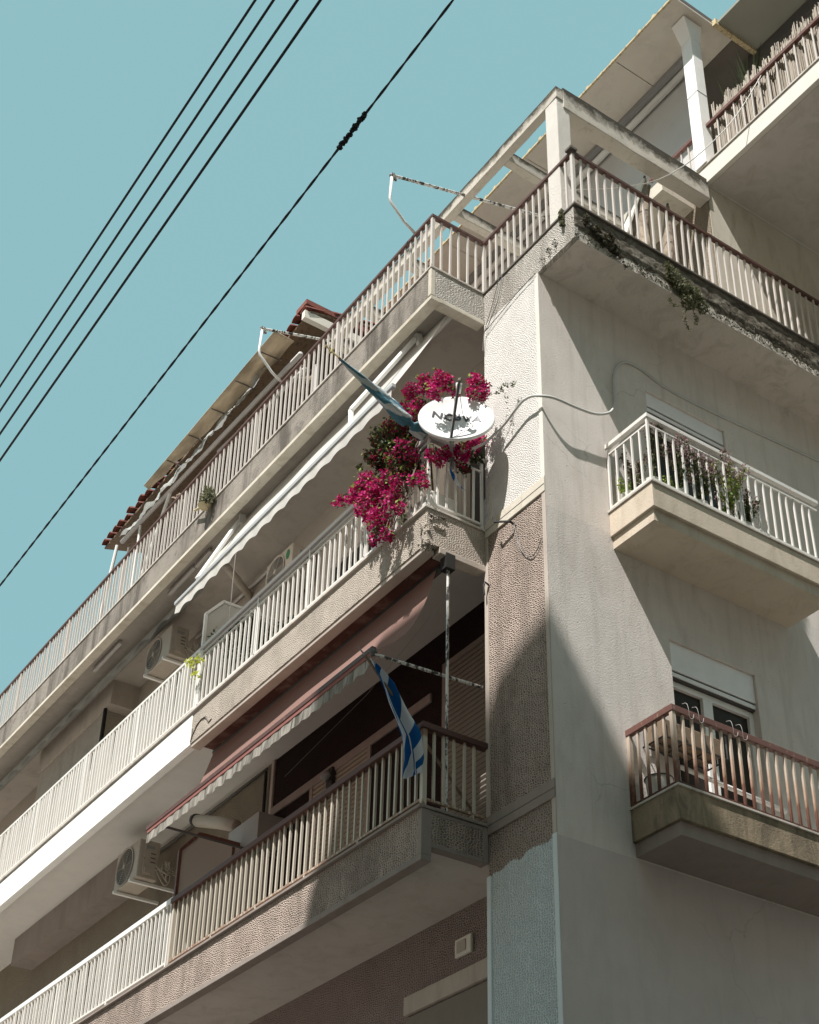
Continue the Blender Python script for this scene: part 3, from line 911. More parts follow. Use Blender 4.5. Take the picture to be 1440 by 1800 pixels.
# tile noses along the eave
t0_ = None
i = 0
xx = -6.15
while xx < .55:
    if t0_ is None:
        t0_ = MB().tube([(xx, 1.765, 10.935), (xx, 2.1, 10.96)], .034, 8).build('roof_tile', M['yellow_trim'], bld, loc=(xx, 1.765, 10.935))
    else:
        inst(t0_, 'roof_tile', (xx + random.uniform(-.03, .03), 1.765 + random.uniform(-.012, .012), 10.935), bld)
    xx += .245
MB().box(-6.2, .6, 1.755, 1.80, 10.905, 10.93).build('eave_trim', M['yellow_trim'], bld)
MB().box(-6.2, .2, 2.40, 2.48, 10.83, 10.895).build('awning_bar', M['metal_grey'], bld)
MB().tube([(-6.2, 2.53, 10.80), (.2, 2.53, 10.80)], .05, 12).build('awning_roller', M['white_metal'], bld, smooth=True)
MB().box(-.06, -.0, 2.55, 2.60, 8.4, 10.86).build('awning_guide', M['plastic_grey'], bld)
# fifth-floor slab, column, canopy
s5 = MB().box(-.52, 3.5, 2.18, YB, 8.102, 8.36).build('balcony_slab', M['trim_white'], bld, label='fifth-floor slab edge beside the white column', bevel=.005)
MB().box(-.52, 3.5, 2.165, 2.3, 8.362, 8.385).build('coping', M['coping'], s5)
MB().box(.40, 3.5, 2.24, YB, 8.094, 8.0995).build('underside', M['ceiling'], s5)
cl5 = MB().box(.285, .455, 2.15, 2.31, 8.386, 10.62).build('column', M['white_paint_wall'], bld, bevel=.006)
MB().add([(.285, 2.15, 10.62), (.455, 2.15, 10.62), (.455, 2.31, 10.62), (.285, 2.31, 10.62), (.285, 2.02, 10.88), (.50, 2.02, 10.88), (.50, 2.31, 10.88), (.285, 2.31, 10.88)],
         [(0, 1, 2, 3), (4, 5, 6, 7), (0, 1, 5, 4), (1, 2, 6, 5), (2, 3, 7, 6), (3, 0, 4, 7)]).build('capital', M['white_paint_wall'], cl5)
MB().box(.282, .458, 2.147, 2.313, 9.62, 9.628).build('joint', M['metal_grey'], cl5)
MB().box(.62, 3.5, 2.44, 5.5, 10.90, 10.94).build('canopy', mat_plaster('canopy_green', c4(.33, .33, .28), c4(.28, .28, .24), .002), bld)
MB().box(.60, .66, 2.40, 5.5, 10.86, 10.96).build('canopy_trim', M['yellow_trim'], bld)
MB().box(.46, 3.5, 3.1, 3.16, 10.7, 10.9).build('canopy_beam', M['metal_dark'], bld)
MB().box(.3, 3.5, 3.4, 3.6, 8.39, 10.9).build('penthouse_wall', M['wood'], bld)

# --- terrace room at the far left with tiled roof
MB().box(-11.0, -4.75, .55, 3.0, T4 + .01, 8.95).build('penthouse_wall', mat_plaster('brown_wall', c4(.10, .065, .05), c4(.06, .042, .033), .004, stain=c4(.3, .24, .2), amt=.4), bld)
rf = MB().add([(-11.2, -.02, 8.93), (-4.7, -.02, 8.93), (-4.7, 3.2, 9.9), (-11.2, 3.2, 9.9), (-11.2, -.02, 8.97), (-4.7, -.02, 8.97), (-4.7, 3.2, 9.94), (-11.2, 3.2, 9.94)],
              [(0, 1, 2, 3), (7, 6, 5, 4), (0, 4, 5, 1), (1, 5, 6, 2), (2, 6, 7, 3), (3, 7, 4, 0)]).build('roof', M['wood'], bld, label='small tiled roof over the left terrace room')
tp = MB()
seg = 7
for e in range(2):
    yy, zz_ = (-.08, 8.985) if e == 0 else (.36, 9.118)
    for th in (0, 1):
        for i in range(seg + 1):
            a = math.pi * i / seg
            r_ = .085 - .014 * th - (.012 if e else 0)
            tp.v.append((math.cos(a) * r_, yy, zz_ + math.sin(a) * r_ * .8))
n1_ = seg + 1
for i in range(seg):
    tp.f += [(i, i + 1, 2 * n1_ + i + 1, 2 * n1_ + i), (n1_ + i, n1_ + i + 1, 3 * n1_ + i + 1, 3 * n1_ + i), (i, i + 1, n1_ + i + 1, n1_ + i)]
tile = None
for row in range(4):
    for i in range(33):
        x = -11.1 + i * .198 + random.uniform(-.012, .012)
        wpos = (x, row * .40 - .02 * (i % 2) + random.uniform(-.02, .02), row * .1207 + random.uniform(-.008, .012))
        if tile is None:
            tp.v = [(p[0] + wpos[0], p[1] + wpos[1], p[2] + wpos[2]) for p in tp.v]
            tile = tp.build('roof_tile', M['terracotta'], rf, loc=wpos)
        else:
            inst(tile, 'roof_tile', wpos, rf)
MB().box(-4.78, -4.70, -.1, 3.2, 8.82, 8.95).build('barge_board', M['trim_white'], rf)
MB().box(-4.95, -4.68, -.10, 3.0, 9.05, 9.13).build('ridge_tiles', M['terracotta'], rf)

# --- pergola of concrete beams
perg = thing('pergola', 'mould-stained concrete pergola frame standing on the top terrace corner', 'pergola', (.3, .1, T4))
MB().box(.203, .392, .008, .185, T4 + .01, 8.12).build('post', M['pergola_post'], perg, bevel=.008)
def rough_beam(x0, x1, y0, y1, z0, z1, mat, name='beam'):
    mb = MB()
    ax_ = 0 if (x1 - x0) > (y1 - y0) else 1
    L_ = (x1 - x0) if ax_ == 0 else (y1 - y0)
    n_ = max(2, int(L_ / .12))
    ring = 4
    rings = []
    for i in range(n_ + 1):
        t = i / n_
        cs = [(0, 0), (1, 0), (1, 1), (0, 1)]
        for (a, c) in cs:
            if ax_ == 0:
                p = Vector((x0 + L_ * t, y0 + (y1 - y0) * a, z0 + (z1 - z0) * c))
            else:
                p = Vector((x0 + (x1 - x0) * a, y0 + L_ * t, z0 + (z1 - z0) * c))
            p += Vector([noise.noise(p * 4.1 + Vector((k_ * 9, 0, 0))) * .006 for k_ in range(3)])
            mb.v.append(tuple(p))
    for i in range(n_):
        for k_ in range(4):
            mb.f.append((i * 4 + k_, i * 4 + (k_ + 1) % 4, i * 4 + 4 + (k_ + 1) % 4, i * 4 + 4 + k_))
    mb.f += [(0, 1, 2, 3), (n_ * 4 + 3, n_ * 4 + 2, n_ * 4 + 1, n_ * 4)]
    return mb.build(name, mat, perg, bevel=.008)
rough_beam(-4.2, .40, .0, .095, 7.945, 8.125, M['pergola_concrete'])
rough_beam(.235, .403, .095, 2.2, 7.84, 8.165, M['pergola_concrete'])
for x in (-.65, -1.60, -2.55, -3.50, -4.19):
    rough_beam(x, x + .10, .095, 2.55, 7.95, 8.11, M['pergola_concrete'])

# ------------------------------------------------------------ railings
def bal_mesh(h, wd=.020, mat=None):
    return MB().box(-wd / 2, wd / 2, -wd / 2, wd / 2, 0, h)

def railing(label, name, runs, zt, zb, mat, hmat, sp=.105, wd=.020, hh=.045, hw=.05, bottom=True, sub=None, posts=True, foot=0.0, cat='railing', postw=.032, group=None, bot=None):
    """runs: list of ((x,y),(x,y)); zt top of handrail, zb foot of bars"""
    root = thing(name, label, cat, (runs[0][0][0], runs[0][0][1], zb), group)
    hr = MB()
    src = None
    bars_top = (sub - .008) if sub else zt - hh
    bot = bot if bot is not None else zb
    for ri, (a, b) in enumerate(runs):
        zt_ = zt - .0016 * ri
        A = Vector((a[0], a[1], 0)); Bv = Vector((b[0], b[1], 0))
        d = (Bv - A); L_ = d.length; d.normalize()
        zc = zt_ - hh / 2
        e = d * (hw / 2 - .0012 * ri)
        hrp = MB().bar((A - e) + Vector((0, 0, zc)), (Bv + e * .97) + Vector((0, 0, zc)), hw, hh)
        hrp.build('handrail', hmat, root, bevel=.004)
        if sub:
            MB().bar(A + Vector((0, 0, sub)), Bv + Vector((0, 0, sub)), .018, .016).build('top_bar', mat, root)
        if bottom:
            MB().bar(A + Vector((0, 0, zb + .01)), Bv + Vector((0, 0, zb + .01)), .024, .022).build('bottom_rail', mat, root)
        n_ = max(1, int(round(L_ / sp)))
        for i in range(1, n_):
            p = A + d * (L_ * i / n_)
            if src is None:
                mb = MB().box(p.x - wd / 2, p.x + wd / 2, p.y - wd / 2, p.y + wd / 2, zb, bars_top)
                src = mb.build('baluster', mat, root, loc=(p.x, p.y, zb))
            else:
                o = inst(src, 'baluster', (p.x + random.uniform(-.002, .002), p.y, zb), root)
                o.rotation_euler = (random.gauss(0, .006), random.gauss(0, .006), random.uniform(-.08, .08))
    return root

def posts(root, pts, zb, zt, wd, mat):
    src = None
    for (x, y) in pts:
        if src is None:
            src = MB().box(x - wd / 2, x + wd / 2, y - wd / 2, y + wd / 2, zb, zt).build('post', mat, root, loc=(x, y, zb))
        else:
            inst(src, 'post', (x, y, zb), root)

ry = -D + .022
rx = -P - .022
r4 = railing('long white-barred railing with thin brown handrail round the top terrace', 'railing',
             [((-16.5, ry), (rx, ry)), ((rx, ry), (rx, .022)), ((rx, .022), (W - .022, .022)), ((W - .022, .022), (W - .022, 5.9))], H4, T4 + .004, M['rail_dusty'], M['rail_brown'], bottom=False, hh=.04, hw=.048)
posts(r4, [(rx, ry), (rx, .022), (W - .022, .022)] + [(x, ry) for x in (-2.8, -4.7, -6.6, -8.5, -10.4, -12.3)] + [(W - .022, y) for y in (1.9, 3.8)], T4 + .002, H4 - .04, .034, M['rail_dusty'])
MB().box(W - .07, W + .02, -.03, .06, H4, H4 + .03).build('cap', M['coping_dark'], r4)

r3 = railing('white railing with double pale handrail on the third-floor balcony under the white awning', 'railing',
             [((SEAM + .03, ry), (rx, ry)), ((rx, ry), (rx, -.03))], H3, T3 + .055, M['rail_white'], M['rail_grey'], sub=H3 - .16, hh=.05, hw=.055)
posts(r3, [(rx, ry), (rx, -.03), (SEAM + .04, ry)] + [(x, ry) for x in (-2.0, -3.1, -4.2)], T3 + .002, H3 - .05, .024, M['rail_white'])
MB().bar((SEAM + .03, ry, H3 - .085), (rx, ry, H3 - .085), .012, .03).build('lower_handrail', M['rail_grey'], r3)
r3b = railing('plain white railing of the left third-floor flat above the fresh white slab edge', 'railing',
              [((-16.5, ry - .005), (SEAM - .03, ry - .005))], H3 + .0, T3 + .055, M['rail_white'], M['rail_white'], hh=.04, hw=.03, sp=.088, wd=.026)
posts(r3b, [(SEAM - .03, ry - .005)] + [(x, ry - .005) for x in (-7.2, -8.8, -10.4, -12.0)], T3 + .002, H3 - .04, .03, M['rail_white'])

r2 = railing('cream-barred railing with wide brown handrail on the second-floor balcony below the red awning', 'railing',
             [((SEAM + .02, ry), (rx, ry)), ((rx, ry), (rx, -.03))], H2 + .008, T2 + .055, M['rail_cream'], M['rail_brown'], hh=.055, hw=.075, wd=.021)
posts(r2, [(rx, ry), (SEAM + .03, ry)], T2 + .002, H2 - .04, .042, M['rail_cream'])
posts(r2, [(x, ry) for x in (-1.9, -2.8, -3.7, -4.6)] + [(rx, -.15)], T2 + .002, T2 + .055, .024, M['rail_cream'])
r2b = railing('silvery white railing of the left second-floor flat', 'railing',
              [((-16.5, ry - .005), (SEAM - .02, ry - .005))], H2 + .03, T2 + .06, M['rail_white'], M['white_metal'], hh=.06, hw=.045, sp=.098, wd=.022)
posts(r2b, [(SEAM - .03, ry - .005), (-7.05, ry - .005), (-8.6, ry - .005)], T2 + .002, H2 - .03, .03, M['rail_white'])

rs3 = railing('white railing of the third-floor side balcony full of plants', 'railing',
              [((.02, .768), (.565, .768)), ((.565, .768), (.565, 3.0))], 3.84, 3.075, M['rail_white'], M['rail_white'], sub=3.72, hh=.045, hw=.045, wd=.017)
posts(rs3, [(.02, .768), (.565, .768), (.565, 1.9)], 3.047, 3.795, .022, M['rail_white'])
rs2 = railing('rust-streaked railing with brown handrail on the second-floor side balcony', 'railing',
              [((.02, .80), (.547, .80)), ((.547, .80), (.547, 3.05))], .75, .035, M['rail_rust_feet'], M['rail_brown_light'], hh=.06, hw=.05, wd=.021)
posts(rs2, [(.02, .80), (.547, .80)], .024, .69, .036, M['rail_rust_feet'])
r5 = railing('brown-railed stretch of balustrade beside the white fifth-floor column', 'railing',
             [((-.50, 2.24), (.26, 2.24)), ((.48, 2.24), (3.4, 2.24))], 9.07, 8.42, M['rail_dusty'], M['rail_brown_light'], hh=.05, hw=.05, sp=.13, wd=.016)

# ------------------------------------------------------------ awnings
def awning(label, x0, x1, top, bot, fab, valf, barm, val_h, scallop, wave=0.0, sag=0.0, uvn=1):
    root = thing('awning', label, 'awning', (x0, top[0], top[1]))
    nx, nz_ = 60, 24
    mb = MB(); mb.uv = []
    for j in range(nz_ + 1):
        t = j / nz_
        for i in range(nx + 1):
            s = i / nx
            x = x0 + (x1 - x0) * s
            y = top[0] + (bot[0] - top[0]) * t
            z = top[1] + (bot[1] - top[1]) * t - sag * math.sin(math.pi * t) * (1 + .12 * math.sin(s * 9))
            y += wave * math.sin(s * 21 + 2 * t) * math.sin(math.pi * t) + sag * .45 * math.sin(math.pi * t)
            mb.v.append((x, y, z)); mb.uv.append((s, t))
    for j in range(nz_):
        for i in range(nx):
            a = j * (nx + 1) + i
            mb.f.append((a, a + 1, a + nx + 2, a + nx + 1))
    mb.build('canopy', fab, root, smooth=True)
    MB().tube([(x0 - .03, top[0] + .03, top[1] + .0), (x1 + .03, top[0] + .03, top[1] + .0)], .04, 12).build('roller', barm[0], root, smooth=True)
    MB().box(x0 - .03, x1 + .03, bot[0] - .03, bot[0] + .02, bot[1] - .022, bot[1] + .03).build('front_bar', barm[1], root, bevel=.006)
    # valance
    mb = MB(); nx = 240
    for j in range(5):
        t = j / 4
        for i in range(nx + 1):
            s = i / nx; x = x0 + (x1 - x0) * s
            h_ = val_h * (1 - scallop[1] * (.5 + .5 * math.cos(2 * math.pi * s * scallop[0])))
            y = bot[0] - .012 + .010 * math.sin(s * scallop[2]) * t - .01 * t
            mb.v.append((x, y, bot[1] - .02 - h_ * t))
    for j in range(4):
        for i in range(nx):
            a = j * (nx + 1) + i
            mb.f.append((a, a + 1, a + nx + 2, a + nx + 1))
    mb.build('valance', valf, root, smooth=True)
    return root

aw4 = awning('cream awning rolled out under the top terrace with a scalloped valance', -5.68, -1.08, (-.34, 5.78), (-.97, 4.46), M['fabric_white'], M['fabric_white'], (M['white_metal'], M['plastic_grey']), .17, (15, .22, 95), .008, .015)
for (bx, jx) in ((-1.50, -1.86), (-5.33, -5.22)):
    a = MB()
    a.bar((bx, -.42, 5.80), (bx, -.38, 5.66), .07, .05)
    a.build('arm_bracket', M['white_metal'], aw4)
MB().bar((-1.50, -.45, 5.72), (-1.93, -.93, 4.80), .055, .035).bar((-1.93, -.93, 4.80), (-1.86, -.96, 4.50), .05, .03).build('arm', M['white_metal'], aw4, bevel=.005)
MB().bar((-5.33, -.45, 5.70), (-5.20, -.96, 4.56), .075, .035).build('arm', M['white_metal'], aw4, bevel=.005)

aw3 = awning('faded red striped awning let down over the second-floor balcony', -5.55, -1.16, (-.37, 2.62), (-1.03, 1.47), M['fabric_red'], M['fabric_old'], (M['metal_dark'], M['rail_brown']), .165, (22, .08, 150), .004, .155)
MB().box(-5.55, -1.16, -1.052, -1.043, 1.41, 1.455).build('piping', M['fabric_red_trim'], aw3)
MB().tube([(-1.13, -1.03, 1.42), (-.95, -.0, 1.35)], .016, 8).tube([(-5.35, -1.03, 1.40), (-5.6, .3, 1.35)], .016, 8)
MB().tube([(-1.13, -1.04, 1.42), (-.94, -.02, 1.35)], .015, 8).build('arm', M['white_chipped'], aw3)
MB().tube([(-5.30, -1.02, 1.42), (-5.05, .36, 1.30)], .015, 8).build('arm', M['metal_dark'], aw3)
lump_mb = MB(); lump(lump_mb, (-1.14, -1.04, 1.44), .035, 3); lump_mb.build('arm_joint', M['metal_dark'], aw3)
pole = MB().tube([(-.925, -.41, .01), (-.925, -.41, 2.56)], .014, 8).build('awning_pole', M['white_chipped'], loc=(-.925, -.41, .01))
tag(pole, 'chipped white steel pole standing at the end of the second-floor balcony', 'pole')
MB().box(-.98, -.88, -.46, -.36, 2.44, 2.60).build('bracket', M['metal_black'], pole, loc=(-.925, -.41, .01))

# retracted awning of the left third-floor flat and its folded arms
awr = thing('awning', 'rolled-up grey awning with wavy edge under the far left terrace slab', 'awning', (-11, -.3, 5.6))
MB().tube([(-14.5, -.18, 5.70), (-6.9, -.18, 5.70)], .055, 10).build('roller', M['fabric_grey'], awr, smooth=True)
mb = MB(); nx = 160
for j in range(4):
    t = j / 3
    for i in range(nx + 1):
        s = i / nx; x = -14.5 + 7.6 * s
        h_ = .22 * (1 - .42 * abs(math.sin(math.pi * s * 13)))
        mb.v.append((x, -.30 + .06 * (1 - t) + .008 * math.sin(s * 60), 5.68 - h_ * t))
for j in range(3):
    for i in range(nx):
        a = j * (nx + 1) + i; mb.f.append((a, a + 1, a + nx + 2, a + nx + 1))
mb.build('valance', M['fabric_grey'], awr, smooth=True)
for x0, x1 in ((-7.35, -6.62), (-6.58, -6.18), (-9.75, -8.85)):
    MB().bar((x0, -.40, 5.76), (x1, -.40, 5.78), .05, .055).build('arm', M['rail_grey'], awr, bevel=.006)

# bent arms standing on the terrace rail
def bent_arm(x, label, ye):
    root = thing('bent_pole', label, 'metal pole', (x, -.667, H4), 'bent white awning arms rising from the terrace rail')
    MB().tube([(x, -.64, H4 + .01), (x, -.79, H4 + .10), (x, -.975, 7.22), (x, -.985, 7.28), (x, -.97, 7.64)], .016, 8).build('support', M['white_metal'], root, smooth=True)
    MB().tube([(x, -.97, 7.64), (x, ye, 7.64 + .345 * (ye + .97) / 1.0)], .017, 8).build('rod', M['white_chipped'], root)
    mb = MB(); lump(mb, (x, -.965, 7.64), .032, x); lump(mb, (x, -.93, 7.60), .022, x + 2); mb.build('joint', M['white_chipped'], root)
bent_arm(-1.245, 'bent white arm rising from the terrace rail near the pergola', 1.2)
bent_arm(-4.108, 'bent white arm rising from the terrace rail near the tiled roof', .55)

# clutter canopy of the left terrace room
cn = thing('awning', 'beige sheet canopy stretched out beneath the small tiled roof', 'awning', (-7, -.3, 8.7))
mb = MB(); nx = 60
for j in range(3):
    for i in range(nx + 1):
        s = i / nx; x = -9.05 + 3.95 * s
        y = -.32 + (.10 + .20 * s) * j / 2; z = 8.71 - .02 * j + .05 * s + .012 * math.sin(s * 40) * j
        mb.v.append((x, y, z))
for j in range(2):
    for i in range(nx):
        a = j * (nx + 1) + i; mb.f.append((a, a + 1, a + nx + 2, a + nx + 1))
mb.build('sheet', M['fabric_beige'], cn, smooth=True, solid=.012)
for x in (-8.3, -7.6, -6.9, -6.2, -5.5):
    MB().bar((x, -.31, 8.70), (x + .03, .0, 8.68), .012, .012).build('rib', M['metal_dark'], cn)
mb = MB(); nx = 90
rr = random.Random(3)
for j in range(5):
    for i in range(nx + 1):
        s = i / nx; x = -10.3 + 4.6 * s; t = j / 4
        n_ = noise.fractal(Vector((x * 2.3, t * 2, 5)), 1, 2, 4)
        mb.v.append((x, -.02 - .10 * t + .06 * n_, 8.72 + (.05 if s > .6 else 0) - (.17 + .10 * n_) * t))
for j in range(4):
    for i in range(nx):
        a = j * (nx + 1) + i; mb.f.append((a, a + 1, a + nx + 2, a + nx + 1))
mb.build('torn_sheet', M['fabric_grey'], cn, smooth=True)
MB().tube([(-10.45, -.02, 8.62), (-4.95, .02, 8.42)], .035, 10).build('tube', M['rail_grey'], cn, smooth=True)
MB().tube([(-7.3, .05, 8.36), (-4.95, .10, 8.20)], .03, 10).build('tube', M['rail_grey'], cn, smooth=True)
MB().tube([(-10.55, -.05, 8.60), (-10.95, -.1, T4 + .02)], .028, 8).build('post', M['white_metal'], cn)
MB().tube([(-8.75, .0, 8.58), (-9.6, .05, 7.5)], .028, 8).build('post', M['white_metal'], cn)
MB().tube([(-9.80, .0, 8.55), (-9.80, .0, T4 + .02)], .022, 8).build('post', M['white_metal'], cn)
MB().tube([(-10.3, .05, 8.45), (-10.3, .05, 8.15)], .022, 8).build('post', M['white_metal'], cn)
MB().tube([(-5.0, .3, 8.4), (-5.0, .3, T4 + .02)], .035, 8).build('post', M['rail_grey'], cn)
mb = MB()
for i in range(26):
    lump(mb, (-5.1 - rr.random() * .35, .15 + rr.random() * .2, 8.15 + rr.random() * .35), .03 + rr.random() * .04, i)
mb.build('cloth_bundle', M['fabric_brown'], cn)
mb = MB()
for i in range(16):
    lump(mb, (-8.7 - rr.random() * .4, .1 + rr.random() * .2, 8.25 + rr.random() * .3), .03 + rr.random() * .06, i + 40)
mb.build('cloth_bundle', M['fabric_brown'], cn)

# ------------------------------------------------------------ dividers
def divider(T, mat, label, top=1.58):
    x = SEAM
    root = thing('balcony_divider', label, 'balcony divider', (x, -.6, T))
    pts = [(-.635, 0.02), (-.645, top - .25), (-.44, top), (.34, top + .01), (.34, .02)]
    fr = MB()
    for a, b in zip(pts, pts[1:] + pts[:1]):
        fr.bar((x, a[0], T + a[1]), (x, b[0], T + b[1]), .035, .035, up=(1, 0, 0))
    fr.build('frame', mat, root)
    MB().add([(x, y, T + z) for y, z in pts], [tuple(range(len(pts)))]).build('pane', M['glass_clear'], root, solid=.006)
    MB().bar((x, -.02, T + .02), (x, -.02, T + top), .03, .03).build('mullion', mat, root)
    return root
divider(T3, M['white_metal'], 'white-framed glass divider with cut corner on the third-floor balcony')
divider(T2, M['rail_brown_light'], 'brown-framed glass divider with cut corner on the second-floor balcony')

# ------------------------------------------------------------ air conditioners
def ac(label, x0, x1, y0, y1, z0, z1, bracket=True, dot=False):
    root = thing('air_conditioner', label, 'air conditioner', (x0, y0, z0), 'outdoor air-conditioning units on the balcony walls')
    MB().box(x0, x1, y0, y1, z0, z1).build('body', M['ac_white'], root, bevel=.015)
    r_ = (z1 - z0) * .455
    cx, cz = x0 + r_ + .05, (z0 + z1) / 2
    mb = MB(); n_ = 36
    for rr_, y in ((r_ + .02, y0 - .012), (r_, y0 - .014), (r_ - .004, y0 - .002)):
        for k_ in range(n_):
            a = 2 * math.pi * k_ / n_; mb.v.append((cx + math.cos(a) * rr_, y, cz + math.sin(a) * rr_))
    for q in range(2):
        for k_ in range(n_):
            k2 = (k_ + 1) % n_; mb.f.append((q * n_ + k_, q * n_ + k2, (q + 1) * n_ + k2, (q + 1) * n_ + k_))
    mb.build('fan_ring', M['ac_white'], root, smooth=True)
    mb = MB(); mb.v = [(cx + math.cos(2 * math.pi * k_ / n_) * r_, y0 - .003, cz + math.sin(2 * math.pi * k_ / n_) * r_) for k_ in range(n_)]; mb.f = [tuple(range(n_))]
    mb.build('fan_recess', M['ac_dark'], root)
    gr = MB()
    for q in range(1, 9):
        rr_ = r_ * q / 9
        pts = [(cx + math.cos(2 * math.pi * k_ / 24) * rr_, y0 - .012, cz + math.sin(2 * math.pi * k_ / 24) * rr_) for k_ in range(25)]
        gr.tube(pts, .0022, 4, False)
    for q in range(6):
        a = 2 * math.pi * q / 6
        gr.tube([(cx, y0 - .012, cz), (cx + math.cos(a) * r_, y0 - .012, cz + math.sin(a) * r_)], .0025, 4, False)
    gr.build('fan_grille', M['duct'], root)
    mb = MB(); lump(mb, (cx, y0 - .014, cz), .035, 1, (1, .3, 1)); mb.build('hub', M['ac_white'], root, smooth=True)
    yw = y1 - y0
    MB().box(x1, x1 + .012, y0 + yw * .25, y1 - yw * .15, z0 + .05, z1 - .04).build('service_panel', M['ac_white'], root, bevel=.004)
    for q in range(3):
        zz_ = z0 + (z1 - z0) * (.42 + .11 * q)
        MB().box(x1 + .012, x1 + .016, y0 + yw * .55, y0 + yw * .78, zz_, zz_ + .012).build('vent_slot', M['ac_dark'], root)
    MB().box(x1 + .012, x1 + .02, y0 + yw * .3, y0 + yw * .7, z1 - .12, z1 - .08).build('handle', M['metal_grey'], root)
    MB().box(x1 + .012, x1 + .03, y0 + yw * .3, y0 + yw * .62, z0 + .06, z0 + .14).build('valve_cover', M['ac_white'], root, bevel=.005)
    if bracket:
        for xb in (x0 + .1, x1 - .1):
            MB().box(xb - .02, xb + .02, y0 - .04, WY - .01, z0 - .045, z0 - .012).build('bracket', M['white_metal'], root)
        cb = MB()
        for q in range(4):
            rr2 = random.Random(q + int(x0 * 7))
            pts = [(x1 + .02, y0 + yw * .8, z0 + .12 + q * .03)]
            for s_ in range(6):
                pts.append((x1 + .03 + rr2.random() * .06, y1 + rr2.random() * .14, z0 - .05 + rr2.random() * .32))
            pts.append((x1 + .05, WY - .01, z0 + .1 + q * .05))
            cb.tube(smooth_path(pts, 4), .008, 5)
        cb.build('hoses', M['ac_white'], root, smooth=True)
    if dot:
        mb = MB(); mb.v = [(x1 - .1 + math.cos(2 * math.pi * k_ / 20) * .045, y0 - .004, z1 - .12 + math.sin(2 * math.pi * k_ / 20) * .07) for k_ in range(20)]; mb.f = [tuple(range(20))]
        mb.build('badge', mat_paint('badge_green', c4(.03, .16, .07), .5), root)
    return root

def smooth_path(pts, n_=5):
    pts = [Vector(p) for p in pts]
    out = []
    for i in range(len(pts) - 1):
        p0 = pts[max(i - 1, 0)]; p1 = pts[i]; p2 = pts[i + 1]; p3 = pts[min(i + 2, len(pts) - 1)]
        for k_ in range(n_):
            t = k_ / n_
            out.append(.5 * ((2 * p1) + (p2 - p0) * t + (2 * p0 - 5 * p1 + 4 * p2 - p3) * t * t + (3 * p1 - p0 - 3 * p2 + p3) * t ** 3))
    out.append(pts[-1])
    return out

ac('beige air conditioner on the second-floor wall left of the brown-framed divider', -8.42, -7.76, -.20, .08, 1.93, 2.44)
ac('beige air conditioner on the third-floor wall beneath the rolled-up grey awning', -8.36, -7.60, -.20, .06, 5.03, 5.50)
ac('dark-fanned air conditioner high on the third-floor wall behind the scalloped valance', -5.42, -4.78, .02, .34, 4.80, 5.25, bracket=False, dot=True)

# ------------------------------------------------------------ ducts and pipes
def pipe(name, label, cat, pts, r_, mat, smooth=True, n_=12, rings=None):
    o = MB().tube(pts, r_, n_).build(name, mat, smooth=smooth, loc=pts[0])
    tag(o, label, cat)
    if rings:
        for p, q in rings:
            MB().tube([p, q], r_ + .008, n_).build('collar', mat, o, loc=pts[0])
    return o
pipe('flue_pipe', 'fat round flue pipe with a collar under the top terrace ceiling', 'flue pipe', [(-6.10, -.2, 5.56), (-6.52, .38, 5.56)], .05, M['duct'], rings=[((-6.27, .035, 5.56), (-6.29, .065, 5.56))])
fb = thing('extractor_duct', 'silvery duct ending in an open black mouth above a grey box', 'duct', (-6.0, 0, 1.8))
MB().tube([(-6.62, .0, 2.28), (-6.1, .04, 2.06), (-5.85, .14, 1.95)], .075, 14).build('duct', M['duct'], fb, smooth=True)
MB().tube([(-6.66, -.005, 2.30), (-6.60, .0, 2.275)], .079, 14).build('mouth', M['metal_black'], fb, smooth=True)
MB().box(-5.85, -5.15, .05, WY - .01, 1.50, 1.84).build('box', mat_paint('grey_box', c4(.30, .29, .27), .5), fb, bevel=.006)
pipe('drain_pipe', 'black vertical drainpipe at the edge of the maroon wall', 'drainpipe', [(-5.60, .33, 2.60), (-5.55, .33, .05)], .02, M['metal_black'])
pipe('drain_pipe', 'black vertical drainpipe beside the far left third-floor pillar', 'drainpipe', [(-10.06, -.03, 5.40), (-10.06, -.03, T3)], .03, M['metal_black'])
pipe('conduit', 'double pale conduit running along the third-floor ceiling edge', 'conduit', [(-8.0, .34, 5.68), (-5.4, .34, 5.66)], .022, M['rail_grey'])
pipe('conduit', 'thin dark conduit along the ceiling line of the second-floor balcony', 'conduit', [(-9.0, .34, 2.62), (-5.6, .34, 2.64)], .014, M['metal_dark'])
cord = MB().tube([(-5.20, -.5, 5.75), (-5.23, -.5, 4.95), (-5.22, -.5, 4.0)], .007, 6).build('awning_crank', M['rail_grey'], loc=(-5.2, -.5, 5.75))
tag(cord, 'thin crank rod hanging below the cream awning', 'crank rod')
wl = MB().tube([(-.62, -.6, 1.95), (-2.6, -.2, 2.0), (-4.9, .2, 2.2)], .0016, 4).build('clothes_line', M['metal_grey'], loc=(-2.6, -.2, 2))
tag(wl, 'thin clothes line crossing the dark second-floor balcony', 'clothes line')
lamp = thing('wall_lamp', 'small round bulkhead lamp on the dark wall above the second-floor shutter', 'wall lamp', (-4.1, .3, 1.95))
mb = MB(); lump(mb, (-4.14, .28, 1.92), .055, 2); mb.build('globe', M['metal_grey'], lamp, smooth=True)
MB().box(-4.2, -4.08, .32, WY - .002, 1.80, 2.02).build('base', M['metal_black'], lamp, bevel=.008)
vt = thing('wall_vent', 'small square white vent cover on the ribbed wall under the second-floor balcony', 'vent', (-1.74, .36, -.7))
MB().box(-1.86, -1.62, .345, WY - .001, -.795, -.63).build('frame', M['trim_white'], vt, bevel=.01)
MB().box(-1.82, -1.69, .335, .346, -.765, -.66).build('cover', M['trim_beige'], vt, bevel=.008)
